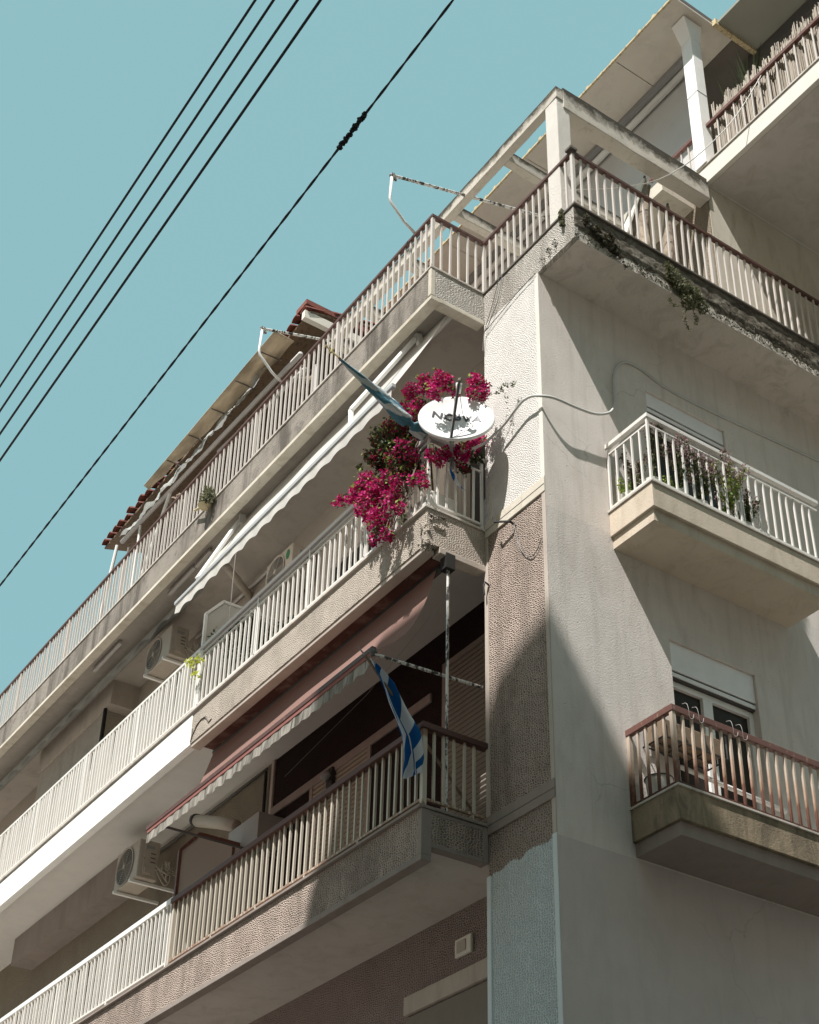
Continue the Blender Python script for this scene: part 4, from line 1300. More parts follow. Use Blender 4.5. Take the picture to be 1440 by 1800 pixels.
ut = thing('wall_box', 'old box unit in a black wire cradle hung beside the second-floor side door', 'wall unit', (.05, 1.0, .6))
MB().box(.02, .24, 1.0, 1.66, .67, .84).build('box', M['wood'], ut, bevel=.01)
mb = MB()
for x in (.02, .13, .26):
    mb.tube([(x, .97, .88), (x, .97, .65), (x, 1.70, .65), (x, 1.70, .88)], .008, 5)
for y in (.97, 1.2, 1.45, 1.7):
    mb.tube([(.0, y, .65), (.26, y, .65), (.26, y, .80)], .008, 5)
mb.build('cradle', M['metal_black'], ut)
pipe('waste_pipe', 'white plastic pipe running along the wall behind the rusty side railing', 'pipe', [(.05, 1.34, .56), (.05, 2.6, .50)], .022, M['white_metal'])
# hooks hung on the brown handrail
hk = None
for i, (y, l) in enumerate(((.92, 'wire hook nearest the corner of the rust-streaked railing'), (1.03, 'second wire hook from the corner of the rust-streaked railing'), (1.42, 'third wire hook on the rust-streaked railing'), (1.53, 'wire hook farthest along the rust-streaked railing'))):
    pts = smooth_path([(.55, y, .80), (.59, y + .01, .79), (.60, y + .02, .73), (.585, y + .04, .67), (.60, y + .06, .66), (.605, y + .07, .70)], 4)
    o = MB().tube(pts, .0022, 5).build('wire_hook', M['rail_grey'], loc=(.57, y, .75))
    tag(o, l, 'hook', 'wire hooks on the handrail')

# ------------------------------------------------------------ satellite dish
dish = thing('satellite_dish', 'white oval satellite dish with dark lettering beside the bougainvillea', 'satellite dish', (-.66, -.51, 4.02))
nrm = Vector((.7885, -.5645, .2453)).normalized()
hx = Vector((0, 0, 1)).cross(nrm).normalized()
hy = nrm.cross(hx).normalized()
roll = R(-9)
dx = hx * math.cos(roll) + hy * math.sin(roll)
dy = -hx * math.sin(roll) + hy * math.cos(roll)
DC = Vector((-.66, -.51, 4.02))
RA, RB = .355, .345
def dpt(u, v, off=0.0):
    z = .055 * ((u / RA) ** 2 + (v / RB) ** 2) - .055 + off
    return DC + dx * u + dy * v + nrm * z
mb = MB()
nr, na = 14, 56
mb.v.append(tuple(dpt(0, 0)))
for r_ in range(1, nr + 1):
    for k_ in range(na):
        a = 2 * math.pi * k_ / na; q = r_ / nr
        mb.v.append(tuple(dpt(math.cos(a) * RA * q, math.sin(a) * RB * q)))
for k_ in range(na):
    mb.f.append((0, 1 + k_, 1 + (k_ + 1) % na))
for r_ in range(nr - 1):
    for k_ in range(na):
        k2 = (k_ + 1) % na
        mb.f.append((1 + r_ * na + k_, 1 + (r_ + 1) * na + k_, 1 + (r_ + 1) * na + k2, 1 + r_ * na + k2))
M['dish'] = mat_paint('dish_paint', c4(.80, .80, .78), .4, bump=.0002)
mb.build('reflector', M['dish'], dish, smooth=True, solid=.004)
mb = MB()
for rr_, off in ((1.0, .004), (1.03, -.002), (1.03, -.022), (1.005, -.024)):
    for k_ in range(na):
        a = 2 * math.pi * k_ / na
        mb.v.append(tuple(DC + dx * math.cos(a) * RA * rr_ + dy * math.sin(a) * RB * rr_ + nrm * off))
for q in range(3):
    for k_ in range(na):
        k2 = (k_ + 1) % na; mb.f.append((q * na + k_, q * na + k2, (q + 1) * na + k2, (q + 1) * na + k_))
mb.build('rim', M['dish'], dish, smooth=True)
# lettering, wrapped on the reflector
fc = bpy.data.curves.new('lettering', 'FONT')
fc.body = 'NOVA'; fc.offset = .003; fc.size = .125; fc.align_x = 'CENTER'; fc.align_y = 'CENTER'; fc.space_character = 1.12
fo = bpy.data.objects.new('lettering', fc); COL.objects.link(fo)
bpy.context.view_layer.update()
tm = bpy.data.meshes.new_from_object(fo.evaluated_get(bpy.context.evaluated_depsgraph_get()))
bpy.data.objects.remove(fo)
import bmesh as _b
bm = _b.new(); bm.from_mesh(tm)
_b.ops.triangulate(bm, faces=bm.faces)
_b.ops.subdivide_edges(bm, edges=[e for e in bm.edges if e.calc_length() > .03], cuts=2)
mb = MB()
bm.verts.index_update()
mb.v = [tuple(dpt(v.co.x * 1.12 - .012 + (.030 if v.co.x > 0 else -.022), v.co.y * 1.0 + .045, .007)) for v in bm.verts]
mb.f = [tuple(v.index for v in f.verts) for f in bm.faces]
bm.free()
mb.build('lettering', mat_paint('letter_ink', c4(.045, .045, .06), .5), dish)
foot = dpt(0, -RB * .98, .0)
lnb = DC + nrm * .30 + dy * .12
MB().bar(foot - nrm * .01, lnb, .022, .028).build('feed_arm', M['metal_dark'], dish)
MB().tube([lnb - nrm * .01 + dy * .02, lnb - nrm * .10 - dy * .02], [.03, .022], 10).build('receiver', M['white_metal'], dish, smooth=True)
MB().tube([lnb + dy * .03, lnb + dy * .075], .018, 8).build('receiver_cap', M['coping_dark'], dish)
MB().tube([(DC - nrm * .10 - dy * .05), Vector((-.90, -.39, 3.98)), Vector((-.905, -.39, 3.62))], .022, 8).build('mast', M['metal_grey'], dish)
MB().bar(foot, (-.90, -.39, 3.72), .03, .03).build('strut', M['metal_grey'], dish)
MB().tube(smooth_path([lnb, dpt(.06, .05, .02), dpt(.16, -.05, .012), dpt(.12, -.16, .012), foot], 5), .003, 4).build('cable', M['coping_dark'], dish)

# corrugated cable round the corner
cp = [(-.80, -.30, 3.80), (-.70, -.16, 3.90), (-.56, -.10, 3.985), (-.457, -.09, 4.01), (-.304, -.09, 4.062), (-.172, -.09, 4.09), (-.05, -.085, 4.06), (.05, -.05, 4.01), (.10, .065, 4.006), (.10, .304, 4.025), (.10, .513, 4.055), (.095, .66, 4.12), (.07, .80, 4.25), (.035, .885, 4.45), (.025, .90, 4.77), (.02, .97, 4.96), (.015, 1.10, 5.085), (.012, 1.29, 5.097), (.012, 1.70, 5.02), (.012, 2.55, 5.05), (.012, 4.5, 5.2)]
pth = smooth_path(cp, 14)
rs = [.0125 + .0012 * (i % 2) for i in range(len(pth))]
o = MB().tube(pth, rs, 8).build('cable', M['cable_grey'], smooth=True, loc=(0, 0, 4.05))
tag(o, 'thick grey corrugated cable looping round the building corner', 'cable')
hkk = MB().tube([(-.447, -.005, 2.84), (-.45, -.06, 2.86), (-.60, -.12, 2.92), (-.62, -.12, 2.98)], .012, 6).build('hook_and_shadow_rod', M['metal_black'], loc=(-.447, 0, 2.84))  # black rod put where a cast shadow crosses the pilaster
tag(hkk, 'black rod standing in for a cast shadow on the taupe pilaster below its band', 'hook')
hkk = MB().tube([(-.85, -.005, 2.40), (-.85, -.05, 2.42), (-.86, -.06, 2.36), (-.86, -.05, 2.28)], .010, 6).build('hook_and_shadow_rod', M['metal_black'], loc=(-.85, 0, 2.4))
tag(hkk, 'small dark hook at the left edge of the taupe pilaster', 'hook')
o = MB().tube(smooth_path([(-.44, -.02, 2.84), (-.36, -.014, 2.52), (-.24, -.013, 2.36), (-.14, -.013, 2.36), (-.06, -.013, 2.46)], 6), .004, 5).build('hanging_wire', M['metal_dark'], loc=(-.3, 0, 2.5))
tag(o, 'thin dark wire sagging across the taupe pilaster', 'wire')
for pts, l in ((((-.60, -.02, 6.12), (-.74, -.02, 5.8), (-.85, -.03, 5.55), (-.88, -.03, 5.3)), 'left thin wire trailing down the white stucco beneath the terrace rail'),
               (((-.55, -.02, 6.12), (-.64, -.02, 5.8), (-.84, -.03, 5.54)), 'right thin wire trailing down the white stucco beneath the terrace rail'),
               (((-.01, -.02, 5.68), (-.3, -.02, 5.66), (-.6, -.02, 5.60), (-.86, -.03, 5.54)), 'thin wire following the slab line above the white pilaster')):
    o = MB().tube(smooth_path(pts, 5), .004, 5).build('wire', M['metal_dark'], loc=pts[0]); tag(o, l, 'wire')
o = MB().tube(smooth_path([(-.02, .52, 7.26), (.5, 1.3, 7.45), (1.0, 1.9, 8.2), (1.4, 2.3, 9.2)], 6), .006, 5).build('clothes_line', M['rail_white'], loc=(.2, .8, 7.3))
tag(o, 'slack white cord crossing in front of the pergola beam', 'cord')

# ------------------------------------------------------------ overhead wires
wires = [((2.533, 2.947), (0.268, 2.917), 'upper left'), ((2.819, 2.619), (0.385, 2.555), ''), ((3.154, 2.234), (0.502, 2.195), ''), ((3.452, 1.892), (0.62, 1.831), '')]
labs = ['outermost of the four parallel power lines, nearest the upper left', 'second power line counted from the upper left', 'third power line counted from the upper left', 'power line of the four lying nearest the building']
for (a, b, _), l in zip(wires, labs):
    sl_ = (a[1] - b[1]) / (a[0] - b[0])
    pts = [(x, -4.5, b[1] + (x - b[0]) * sl_ + .0012 * (x - 1.5) ** 2 - .004) for x in [-22 + 1.6 * i for i in range(28)]]
    o = MB().tube(pts, .0086, 6).build('power_line', M['cable_black'], loc=(0, -4.5, b[1])); tag(o, l, 'power line', 'overhead power lines')
# twisted cable with a bound joint
mb = MB()
cen = lambda x: Vector((x, -4.5, .303 + (x - 1.114) * .0275 + .0012 * (x - 2.9) ** 2 - .004))
for ph in (0, math.pi):
    pts = []
    x = -14
    while x < 16:
        a = x * 2 * math.pi / .25 + ph
        pts.append(cen(x) + Vector((0, math.cos(a) * .0024, math.sin(a) * .0024))); x += .03 if -1 < x < 6.5 else .09
    mb.tube(pts, .0046, 5)
o = mb.build('twisted_cable', M['cable_black'], loc=(3, -4.5, .36)); tag(o, 'twisted black overhead cable with a thick taped splice', 'cable')
mb = MB()
rr = random.Random(8)
for i in range(60):
    x = 3.985 + .235 * i / 60
    gap = .55 if .42 < i / 60 < .5 else 1
    lump(mb, cen(x) + Vector((0, rr.uniform(-.005, .005), rr.uniform(-.005, .005))), .0085 * gap * (1 + rr.random() * .4), i)
mb.build('taped_splice', M['cable_black'], o)

# ------------------------------------------------------------ flags
def flag_pole(root, a, b, r_):
    MB().tube([a, b], r_, 8).build('pole', M['wood'], root)
f2 = thing('flag', 'blue and white striped flag hanging from a slanting pole at the second-floor corner', 'flag', (-.93, -.66, .65))
flag_pole(f2, (-.95, -1.235, 1.245), (-1.0, -.06, .12), .013)
MB().tube([(-.95, -1.235, 1.245), (-.949, -1.32, 1.31)], [.009, .003], 6).build('finial', M['metal_grey'], f2)
LL = [(-1.200, 1.215), (-1.150, 1.10), (-1.052, .957), (-.955, .744), (-.892, .549), (-.853, .349), (-.828, .263)]
RR = [(-1.170, 1.195), (-1.085, 1.12), (-.942, 1.052), (-.762, .798), (-.673, .664), (-.605, .427), (-.591, .283)]
def lerp_path(P_, t):
    t = t * (len(P_) - 1); i = min(int(t), len(P_) - 2); f_ = t - i
    return (P_[i][0] + (P_[i + 1][0] - P_[i][0]) * f_, P_[i][1] + (P_[i + 1][1] - P_[i][1]) * f_)
mb = MB(); mb.uv = []
nu, nv = 22, 60
for j in range(nv + 1):
    t = j / nv
    l_, r2_ = lerp_path(LL, t), lerp_path(RR, t)
    for i in range(nu + 1):
        s = i / nu
        y = l_[0] + (r2_[0] - l_[0]) * s; z = l_[1] + (r2_[1] - l_[1]) * s
        x = -.93 + .05 * math.sin(s * 8 + t * 3) * (.25 + t) + .02 * math.sin(t * 11)
        z -= .02 * math.sin(s * 6) * t
        mb.v.append((x, y, z)); mb.uv.append(((s * 2.0 + t * 2.6 + .15 * math.sin(t * 9)) if s < .46 else (.45 + s * .9 + t * 4.3 + .2 * math.sin(t * 7)), t))
for j in range(nv):
    for i in range(nu):
        a = j * (nu + 1) + i; mb.f.append((a, a + 1, a + nu + 2, a + nu + 1))
mb.build('cloth', M['flag_cloth'], f2, smooth=True)

f1 = thing('flag', 'faded teal flag wrapped tightly round a slanting pole by the bougainvillea', 'flag', (-.93, -.68, 3.93))
A_, B_ = Vector((-.95, -1.66, 4.373)), Vector((-.95, -.69, 3.925))
flag_pole(f1, A_, B_, .011)
mb = MB(); mb.uv = []
n_, seg_ = 20, 60
ax1 = (B_ - A_).normalized(); q1 = ax1.cross(Vector((0, 0, 1))).normalized(); q2 = ax1.cross(q1)
for j in range(seg_ + 1):
    t = j / seg_
    c = A_ + (B_ - A_) * (.02 + .98 * t)
    prof_r = .014 + .046 * min(1, t * 1.7) ** 1.1 * (1 - .25 * max(0, t - .75) * 2) - (.030 if .80 < t < .86 else 0)
    c = c + Vector((0, .012, -.018)) * min(1, t * 2)
    for i in range(n_):
        a = 2 * math.pi * i / n_
        fold = 1 + .24 * math.sin(3 * a + t * 9) + .12 * math.sin(7 * a - t * 14)
        rr_ = prof_r * fold
        mb.v.append(tuple(c + (q1 * math.cos(a) + q2 * math.sin(a)) * rr_)); mb.uv.append((i / n_, t))
for j in range(seg_):
    for i in range(n_):
        i2 = (i + 1) % n_; mb.f.append((j * n_ + i, j * n_ + i2, (j + 1) * n_ + i2, (j + 1) * n_ + i))
mb.build('cloth', M['flag_faded'], f1, smooth=True)
cr_ = MB()
c0 = A_ - ax1 * .09
cr_.bar(A_ - ax1 * .0, c0 - ax1 * .06, .012, .012)
cr_.bar(c0 - q2 * .045 - q1 * .02, c0 + q2 * .045 + q1 * .02, .012, .012)
for p in (c0 - ax1 * .065, c0 - q2 * .048 - q1 * .02, c0 + q2 * .048 + q1 * .02):
    lump(cr_, p, .014, 1)
cr_.build('cross_finial', M['gold'], f1)
fs = MB()
fs.uv = []
for j in range(7):
    for i in range(4):
        fs.v.append((-.86 + .01 * math.sin(j), -.50 + (.012 + .004 * j) * i + .022 * j, 3.60 - .032 * j - .008 * i)); fs.uv.append((i / 3 * .6 + j / 6 * 1.2, 0))
for j in range(6):
    for i in range(3):
        a = j * 4 + i; fs.f.append((a, a + 1, a + 5, a + 4))
o = fs.build('small_flag', M['flag_cloth'], smooth=True, loc=(-.84, -.45, 3.5)); tag(o, 'scrap of blue and white flag tucked behind the side bars under the dish', 'flag')

# ------------------------------------------------------------ plants
def leaf_cloud(mb, c, r_, n_, size, rnd, squash=(1, 1, 1), shell=False):
    c = Vector(c)
    for _ in range(n_):
        while True:
            d = Vector((rnd.uniform(-1, 1), rnd.uniform(-1, 1), rnd.uniform(-1, 1)))
            if .05 < d.length <= 1: break
        if shell: d = d.normalized() * (.6 + .4 * rnd.random())
        p = c + Vector((d.x * squash[0], d.y * squash[1], d.z * squash[2])) * r_
        s = size * (.6 + .8 * rnd.random())
        u = Vector((rnd.gauss(0, 1), rnd.gauss(0, 1), rnd.gauss(0, 1))).normalized()
        v = u.cross(Vector((rnd.gauss(0, 1), rnd.gauss(0, 1), rnd.gauss(0, 1)))).normalized()
        k_ = u.cross(v) * s * .22
        b0 = len(mb.v)
        mb.v += [tuple(p - u * s), tuple(p + v * s * .55 + k_), tuple(p + u * s), tuple(p - v * s * .55 + k_)]
        mb.f += [(b0, b0 + 1, b0 + 2), (b0, b0 + 2, b0 + 3)]

def bract_cloud(mb, c, r_, n_, size, rnd):
    c = Vector(c)
    for _ in range(n_):
        while True:
            d = Vector((rnd.uniform(-1, 1), rnd.uniform(-1, 1), rnd.uniform(-1, 1)))
            if d.length <= 1: break
        p = c + d * r_
        ax_ = (Vector((rnd.gauss(0, 1), rnd.gauss(0, 1), rnd.gauss(0, 1))) + Vector((.5, -1, .4))).normalized()
        q = ax_.cross(Vector((rnd.gauss(0, 1), rnd.gauss(0, 1), rnd.gauss(0, 1)))).normalized(); t = ax_.cross(q)
        s = size * (.7 + .6 * rnd.random())
        for k_ in range(3):
            a = k_ * 2 * math.pi / 3
            o_ = q * math.cos(a) + t * math.sin(a); pr = -q * math.sin(a) + t * math.cos(a)
            b0 = len(mb.v)
            mb.v += [tuple(p), tuple(p + o_ * s * .6 + pr * s * .5 + ax_ * s * .3), tuple(p + o_ * s + ax_ * s * .75), tuple(p + o_ * s * .6 - pr * s * .5 + ax_ * s * .3)]
            mb.f += [(b0, b0 + 1, b0 + 2), (b0, b0 + 2, b0 + 3)]

bg_ = thing('bougainvillea', 'magenta bougainvillea spilling over the third-floor corner railing', 'bougainvillea', (-1.3, -.7, T3))
blobs = [(-1.238, -0.66, 4.674, 0.09, 1),(-0.958, -0.66, 4.579, 0.1, 1),(-0.62, -0.705, 4.356, 0.097, 1),(-1.1, -0.66, 4.411, 0.078, 1),(-0.66, -0.761, 4.198, 0.08, .7),(-0.6, -0.573, 4.253, 0.066, .7),(-0.6, -0.318, 4.518, 0.088, 1),(-0.55, -0.287, 4.352, 0.076, 1),(-0.6, -0.386, 4.337, 0.055, 1),(-0.55, -0.239, 4.464, 0.049, 0.9),(-0.85, -0.64, 3.624, 0.075, 1),(-0.85, -0.491, 3.71, 0.075, 1),(-0.84, -0.346, 3.76, 0.108, 1),(-0.86, -0.184, 3.957, 0.088, 0.9),(-0.86, -0.081, 4.079, 0.066, 0.8),(-0.85, -0.587, 3.567, 0.053, 0.8),(-0.85, -0.292, 3.619, 0.054, 0.4),(-0.86, -0.151, 3.832, 0.066, 0.1),
(-1.333, -0.66, 4.504, 0.079, 1),(-1.245, -0.66, 4.31, 0.067, 0.8),(-1.491, -0.7, 4.389, 0.101, 0.35),(-1.671, -0.75, 4.357, 0.102, 0.12),(-1.399, -0.75, 4.048, 0.138, 0.12),(-1.17, -0.7, 3.881, 0.098, 0.1),(-1.547, -0.75, 3.968, 0.083, 0.15),(-1.285, -0.75, 3.724, 0.109, 0.2),(-1.087, -0.66, 3.985, 0.076, 0.3),
(-1.767, -0.8, 3.805, 0.123, 0.9),(-1.55, -0.8, 3.581, 0.12, 1),(-1.886, -0.82, 3.731, 0.101, 0.9),(-1.662, -0.82, 3.45, 0.153, 1),(-1.288, -0.8, 3.291, 0.118, 0.8),(-1.229, -0.78, 3.466, 0.097, 0.5),(-1.496, -0.82, 3.176, 0.129, 1),(-1.335, -0.82, 2.912, 0.074, 0.9),(-1.533, -0.82, 2.965, 0.064, 0.9),(-2.179, -0.84, 3.823, 0.057, 0.9),(-2.314, -0.84, 3.879, 0.034, 0.6),(-2.012, -0.84, 3.731, 0.051, 0.9),(-1.15, -.70, 4.30, .10, .7),(-.85, -.66, 4.46, .08, .7),(-1.38, -.70, 4.55, .06, .8),(-1.2, -.75, 3.88, .11, .55),(-1.05, -.74, 3.70, .08, .5),(-1.62, -.78, 4.0, .10, .3),(-1.72, -.80, 4.12, .08, .2),(-.95, -.7, 3.45, .07, .5),(-1.35, -.72, 3.88, .13, .2),(-1.5, -.76, 4.18, .13, .25),(-1.27, -.72, 4.15, .11, .35),(-1.12, -.70, 3.62, .10, .3),(-1.42, -.78, 3.66, .09, .6),(-1.0, -.66, 4.2, .07, .2),(-1.014, -0.78, 3.361, 0.064, 0.5),(-0.884, -0.72, 3.271, 0.053, 0.8),(-1.135, -0.8, 3.095, 0.074, 0.6)]
rnd = random.Random(11)
br, brd, lf, lfd, st, lfb = MB(), MB(), MB(), MB(), MB(), MB()
for (x, y, z, r_, f_) in blobs:
    vol = (r_ / .1) ** 2.2
    if f_ >= .5:
        bract_cloud(br, (x, y, z), r_, int(88 * vol * f_), .026, rnd)
        leaf_cloud(lf, (x, y + .02, z), r_ * 1.05, int(34 * vol), .021, rnd)
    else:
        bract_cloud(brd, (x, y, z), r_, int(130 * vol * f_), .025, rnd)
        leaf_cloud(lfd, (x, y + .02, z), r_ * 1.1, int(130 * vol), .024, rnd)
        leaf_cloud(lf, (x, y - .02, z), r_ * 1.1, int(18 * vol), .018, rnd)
    leaf_cloud(lfb, (x, y - .02, z + .02), r_ * 1.15, int(9 * vol) + 3, .020, rnd)
    for _ in range(4 if x < -.95 else 0):
        p0 = Vector((x, y, z)) + Vector([rnd.uniform(-1, 1) * r_ * .8 for _ in range(3)])
        p1 = Vector((-1.15 + rnd.uniform(-.25, .2), -.55, 3.75 + rnd.uniform(-.3, .3)))
        mid = (p0 + p1) / 2 + Vector((0, 0, .10))
        st.tube(smooth_path([p0, mid, p1], 3), .004, 4, False)
# stray sprays and the thin tendril against the pilaster
for (x, y, z, r_) in ((-1.75, -.75, 4.3, .05), (-1.95, -.78, 4.15, .04), (-1.62, -.72, 3.8, .06), (-1.05, -.7, 4.42, .05), (-1.40, -.72, 4.25, .06), (-1.45, -.85, 3.02, .05), (-1.1, -.8, 2.95, .05)):
    leaf_cloud(lf, (x, y, z), r_, 26, .018, rnd)
tend = smooth_path([(-.60, -.30, 4.30), (-.45, -.20, 4.34), (-.36, -.12, 4.42), (-.30, -.08, 4.40)], 5)
st.tube(tend, .003, 4, False)
for p in tend: leaf_cloud(lf, p, .035, 4, .013, rnd)
tend = smooth_path([(-.42, -.16, 4.40), (-.40, -.10, 4.25), (-.43, -.08, 4.05)], 5)
for p in tend: leaf_cloud(lf, p, .025, 3, .012, rnd)
br.build('blossoms', M['bract'], bg_, kind='stuff')
brd.build('blossoms', M['bract_dark'], bg_, kind='stuff', label='darker wine-red blossoms in the middle')
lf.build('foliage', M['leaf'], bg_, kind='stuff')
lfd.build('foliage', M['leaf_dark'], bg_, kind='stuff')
st.build('branches', M['branch'], bg_, kind='stuff')
lfb.build('foliage', M['leaf_bright'], bg_, kind='stuff', label='fresh lighter green leaves among the blossoms')
for pts in (((-1.3, -.42, T3 + .28), (-1.25, -.55, 3.6), (-1.5, -.68, 4.0), (-1.45, -.70, 4.3), (-1.2, -.66, 4.55)), ((-1.5, -.42, T3 + .28), (-1.45, -.58, 3.7), (-1.75, -.74, 3.85)), ((-1.15, -.42, T3 + .28), (-1.1, -.5, 3.8), (-1.0, -.6, 4.3), (-.8, -.62, 4.5))):
    MB().tube(smooth_path(pts, 6), .011, 6).build('branch', M['branch'], bg_, smooth=True)
MB().box(-1.9, -1.0, -.55, -.25, T3 + .002, T3 + .30).build('planter', M['pot_white'], bg_, bevel=.01)

# plants on the third-floor balcony behind the rail
pl = thing('potted_plant', 'dark leafy plant behind the third-floor rail beside the white-framed divider', 'plant', (-5.0, -.3, T3))
a1, a2 = MB(), MB()
for c, r_, n_ in (((-5.0, -.35, 3.95), .22, 420), ((-4.75, -.33, 3.75), .2, 320), ((-5.25, -.36, 3.8), .18, 240), ((-4.3, -.3, 3.55), .16, 160), ((-3.9, -.3, 3.5), .14, 120)):
    leaf_cloud(a1, c, r_, n_, .028, rnd)
for c, r_, n_ in (((-5.45, -.5, 4.05), .12, 70), ((-5.75, -.5, 3.95), .10, 40)):
    leaf_cloud(a2, c, r_, n_, .024, rnd)
a1.build('foliage', M['leaf_dark'], pl, kind='stuff'); a2.build('foliage', M['leaf'], pl, kind='stuff', label='lighter green shoots')
MB().tube([(-5.0, -.3, T3 + .002), (-5.0, -.3, T3 + .3)], [.12, .16], 14).build('pot', M['terracotta'], pl)
pl = thing('potted_plant', 'yellow-green plant poking through the third-floor bars at the divider', 'plant', (-5.62, -.55, T3))
a1 = MB()
for c, r_, n_ in (((-5.68, -.72, 3.73), .07, 26), ((-5.45, -.72, 3.66), .06, 20), ((-5.50, -.72, 3.46), .06, 18)):
    leaf_cloud(a1, c, r_, n_, .026, rnd)
a1.build('foliage', M['leaf_yellow'], pl, kind='stuff')
MB().tube([(-5.62, -.55, T3 + .002), (-5.6, -.6, 3.4), (-5.6, -.70, 3.75)], .006, 5).build('stem', M['branch'], pl)

# pot hooked on the terrace fascia
pl = thing('flower_pot', 'small cream pot with a bushy plant hooked on the terrace slab edge', 'flower pot', (-5.85, -.72, 6.02))
MB().tube([(-5.72, -.76, 5.99), (-5.72, -.76, 6.04)], [.05, .085], 16).build('pot', M['pot_cream'], pl, smooth=False)
MB().bar((-6.05, -.74, 6.17), (-5.74, -.76, 6.05), .035, .012).build('hanger', M['pot_cream'], pl)
a1 = MB()
leaf_cloud(a1, (-5.70, -.74, 6.18), .13, 260, .022, rnd, (1, .8, 1.1)); leaf_cloud(a1, (-5.62, -.76, 6.10), .10, 120, .02, rnd)
a1.build('foliage', M['leaf_olive'], pl, kind='stuff')

# weeds on the mossy fascia
def weed(label, specs, trail=(), mat='leaf_olive', size=.016):
    root = thing('wall_weed', label, 'weed', specs[0][0], 'weeds rooted in the terrace slab edge')
    mb = MB()
    for c, r_, n_ in specs: leaf_cloud(mb, c, r_, n_, size, rnd, (.6, 1, 1))
    st_ = MB()
    for pts in trail:
        sp_ = smooth_path(pts, 5); st_.tube(sp_, .003, 4, False)
        for p in sp_[3:]: leaf_cloud(mb, p, .022, 5, .014, rnd)
    mb.build('foliage', M[mat], root, kind='stuff')
    if trail: st_.build('stems', M['branch'], root)
weed('big bushy weed trailing from the mossy terrace fascia on the right',
     [((W + .03, 1.25, 5.88), .10, 260), ((W + .04, 1.36, 5.78), .12, 420), ((W + .04, 1.50, 5.74), .12, 420), ((W + .03, 1.42, 5.62), .11, 330), ((W + .02, 1.62, 5.68), .10, 240), ((W + .03, 1.2, 5.97), .06, 90)],
     [((W, 1.45, 5.55), (W + .02, 1.36, 5.45), (W + .03, 1.35, 5.33), (W + .02, 1.40, 5.22)), ((W, 1.4, 5.6), (W + .02, 1.25, 5.47), (W + .02, 1.16, 5.50)), ((W, 1.5, 5.6), (W + .02, 1.52, 5.44), (W + .02, 1.50, 5.36))])
weed('brown creeping weed on the terrace fascia just right of its corner',
     [((W + .01, .14, 5.98), .07, 120), ((W + .02, .25, 5.90), .07, 150), ((W + .02, .40, 5.86), .08, 210), ((W + .02, .50, 5.78), .06, 110), ((W + .02, .32, 5.80), .06, 90)],
     [((W, .5, 5.78), (W + .02, .55, 5.68), (W + .02, .60, 5.60))], 'moss_dark')
weed('small green tuft beneath the post at the terrace corner', [((.42, -.02, 6.08), .05, 110), ((.43, -.025, 5.98), .04, 80), ((.42, -.02, 6.17), .03, 30)])
weed('dry brown moss patch on the front fascia near the terrace corner', [((.30, -.008, 5.83), .05, 60), ((.20, -.008, 5.80), .05, 60), ((.10, -.008, 5.76), .05, 50)], (), 'moss_dark', .010)
mb = MB()
for i in range(1500):
    y = rnd.random() * 4.2; z = B4 + .02 + rnd.random() ** 1.6 * .26
    leaf_cloud(mb, (W - .03, y, z), .03, 2, .012, rnd)
o = mb.build('moss', M['moss_dark'], oh, kind='stuff')

# side balcony plants
def tall_plant(label, x, y, z0, h_, n_st, flowers, spread, seed, leafm='leaf', pot=True, nl=34):
    root = thing('potted_plant', label, 'plant', (x, y, z0))
    r3_ = random.Random(seed)
    st_, le, fl = MB(), MB(), MB()
    px_ = min(x, .44)
    for k_ in range(n_st):
        a = r3_.random() * 6.28; d = spread * r3_.random()
        hh_ = h_ * (.65 + .4 * r3_.random())
        tip = Vector((x + math.cos(a) * d, y + math.sin(a) * d * 1.3, z0 + hh_))
        pts = smooth_path([(px_, y, z0 + .12), (x + math.cos(a) * d * .35, y + math.sin(a) * d * .35, z0 + hh_ * .55), tip], 5)
        st_.tube(pts, .0035, 4, False)
        for p in pts[2:]: leaf_cloud(le, p, .035, nl // 6, .018, r3_)
        if flowers:
            leaf_cloud(fl, tip, .055, int(60 * flowers), .012, r3_, (1, 1, 1.3))
            leaf_cloud(fl, tip - Vector((0, 0, .07)), .035, int(16 * flowers), .009, r3_)
    st_.build('stems', M['branch'], root)
    le.build('foliage', M[leafm], root, kind='stuff')
    if flowers: fl.build('flowers', M['flower_mauve'], root, kind='stuff')
    if pot: MB().tube([(px_, y, z0), (px_, y, z0 + .14)], [.06, .085], 14).build('pot', M['pot_white'], root)
Z3 = 3.046
tall_plant('tall mauve-flowered plant by the corner post of the white side railing', .46, .90, Z3, .80, 5, 1, .10, 1, 'leaf')
tall_plant('grey-leaved mauve plant at the wall end of the white side railing', .20, .92, Z3, .62, 7, .8, .13, 2, 'leaf_olive', nl=60)
tall_plant('short yellow-green spiky plant at the foot of the white side railing', .16, .86, Z3, .26, 12, 0, .09, 3, 'leaf_bright', nl=40)
tall_plant('dense mauve flower heads beside the white corner post', .52, 1.18, Z3, .68, 12, 1.0, .19, 4, 'leaf')
tall_plant('mauve flowers in the middle of the white side railing', .54, 1.48, Z3, .64, 13, 1.0, .21, 5, 'leaf')
tall_plant('sprawling pale-stemmed flowers farther along the white side railing', .55, 1.80, Z3, .66, 16, .8, .24, 6, 'leaf_bright')
tall_plant('leafy plant low at the far end of the white side railing', .53, 2.05, Z3, .46, 10, .5, .18, 7, 'leaf')
tall_plant('small bright green seedlings beneath the mauve flowers', .50, 1.05, Z3, .22, 7, 0, .08, 8, 'leaf_bright', False)
pl = MB().tube([(.18, .95, .024), (.18, .95, .26)], [.09, .115], 18).build('bucket', M['pot_white'], loc=(.18, .95, .024))
tag(pl, 'upturned whitish bucket standing behind the rust-streaked railing', 'bucket')
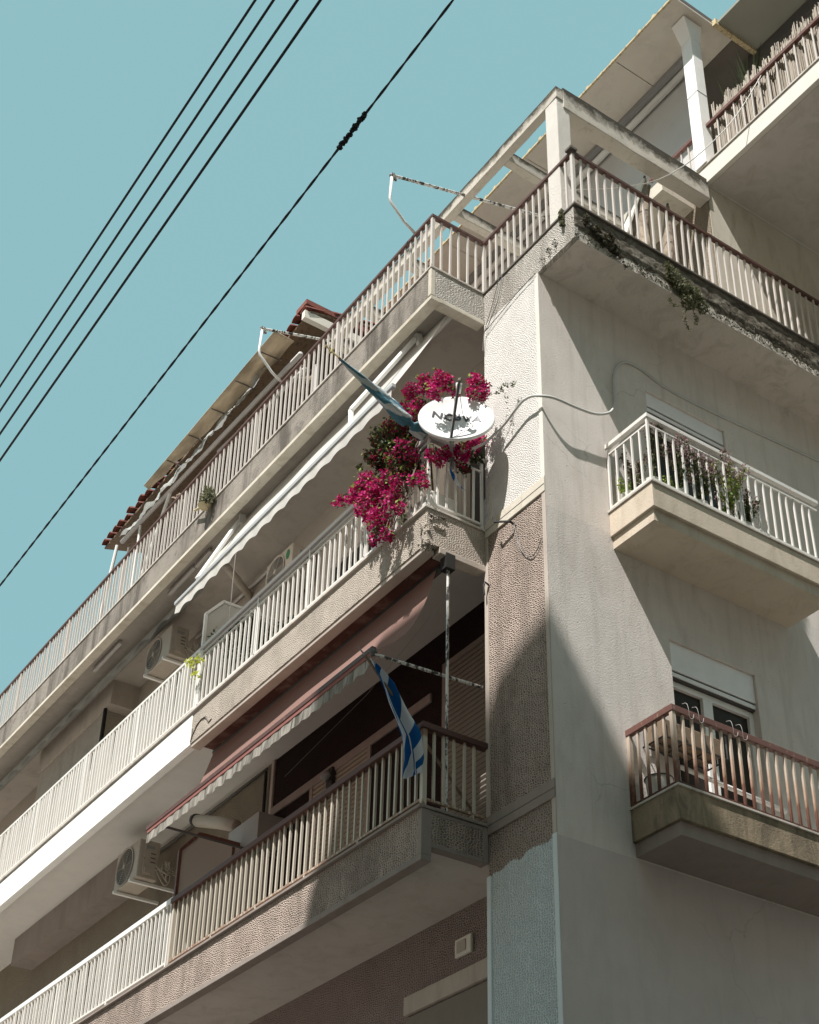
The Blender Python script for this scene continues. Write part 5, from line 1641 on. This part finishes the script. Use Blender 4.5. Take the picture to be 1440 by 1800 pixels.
MB().tube([(.18 + .12 * math.cos(a), .95 + .12 * math.sin(a), .262) for a in [k_ * .35 for k_ in range(19)]], .006, 5).build('rim', M['metal_dark'], pl, loc=(.18, .95, .024))

# fifth floor: reed screen and spiky plant
rs_ = thing('reed_screen', 'bundle of dry reeds standing behind the fifth-floor brown railing', 'reed screen', (.8, 2.35, 8.386))
rd = MB()
r5_ = random.Random(5)
for i in range(900):
    x = .50 + i * .0029 + r5_.uniform(-.004, .004)
    y = 2.30 + r5_.uniform(-.02, .04) + .03 * math.sin(i * .12)
    h_ = 9.30 - .05 * math.sin(i * .05) + r5_.uniform(-.12, .06) + (.12 if i < 28 else 0)
    rd.tube([(x, y, 8.39), (x + r5_.uniform(-.02, .02), y, h_)], .0042, 4, False)
rd.build('reeds', M['reed'], rs_, kind='stuff')
sp = thing('spiky_plant', 'dark green sword-leaved plant above the dry reeds', 'plant', (.75, 2.55, 8.386))
mb = MB()
for i in range(26):
    a = r5_.random() * 6.28; l_ = .5 + r5_.random() * .35
    b0 = Vector((.66 + r5_.uniform(-.05, .35), 2.5, 9.30))
    tip = b0 + Vector((math.cos(a) * .22, math.sin(a) * .15, l_))
    sd = Vector((-math.sin(a), math.cos(a), 0)) * .016
    mid = b0 + (tip - b0) * .5 + Vector((math.cos(a) * .02, 0, .03))
    mb.add([b0 - sd, b0 + sd, mid + sd * .9, mid - sd * .9, tip], [(0, 1, 2, 3), (3, 2, 4)])
mb.build('leaves', M['leaf_dark'], sp)
MB().tube([(.75, 2.52, 8.386), (.75, 2.52, 9.32)], [.10, .12], 12).build('pot', M['terracotta'], sp)

# furled sunshades and cloths on the terrace
def furled(label, x, y, z0, z1, r_, lean, seed, mat='fabric_brown'):
    root = thing('furled_sunshade', label, 'sunshade', (x, y, T4))
    mb = MB(); n_ = 14
    for j in range(13):
        t = j / 12
        rr_ = r_ * (.12 + .88 * (1 - t) ** .8) * (1 + .1 * math.sin(t * 9 + seed))
        for i in range(n_):
            a = 2 * math.pi * i / n_
            f_ = 1 + .35 * math.sin(3 * a + seed) * (1 - t) + .12 * noise.noise(Vector((a, t * 3, seed)))
            mb.v.append((x + lean[0] * t + math.cos(a) * rr_ * f_, y + lean[1] * t + math.sin(a) * rr_ * f_, z0 + (z1 - z0) * t))
    for j in range(12):
        for i in range(n_):
            i2 = (i + 1) % n_; mb.f.append((j * n_ + i, j * n_ + i2, (j + 1) * n_ + i2, (j + 1) * n_ + i))
    mb.build('cover', M[mat], root, smooth=True)
    MB().tube([(x, y, T4 + .002), (x + lean[0] * 1.02, y + lean[1] * 1.02, z1 + .05)], .015, 6).build('pole', M['metal_dark'], root)
furled('tall furled brown cloth sunshade seen through the terrace rail', .22, 1.12, 6.2, 7.78, .17, (0, .26), 1)
furled('lumpy dirty furled sunshade to the right on the terrace', .22, 1.60, 6.2, 7.55, .15, (0, .10), 4)
tp_ = thing('leaning_board', 'pale draped board leaning against the furled brown sunshade', 'board', (.25, 1.0, T4))
MB().bar((.25, .92, 6.45), (.20, 1.34, 7.72), .02, .13, up=(1, 0, 0)).build('board', M['trim_white'], tp_)
MB().bar((.30, 1.10, 6.3), (.20, 1.46, 7.75), .03, .03).build('strut', M['wood'], tp_)
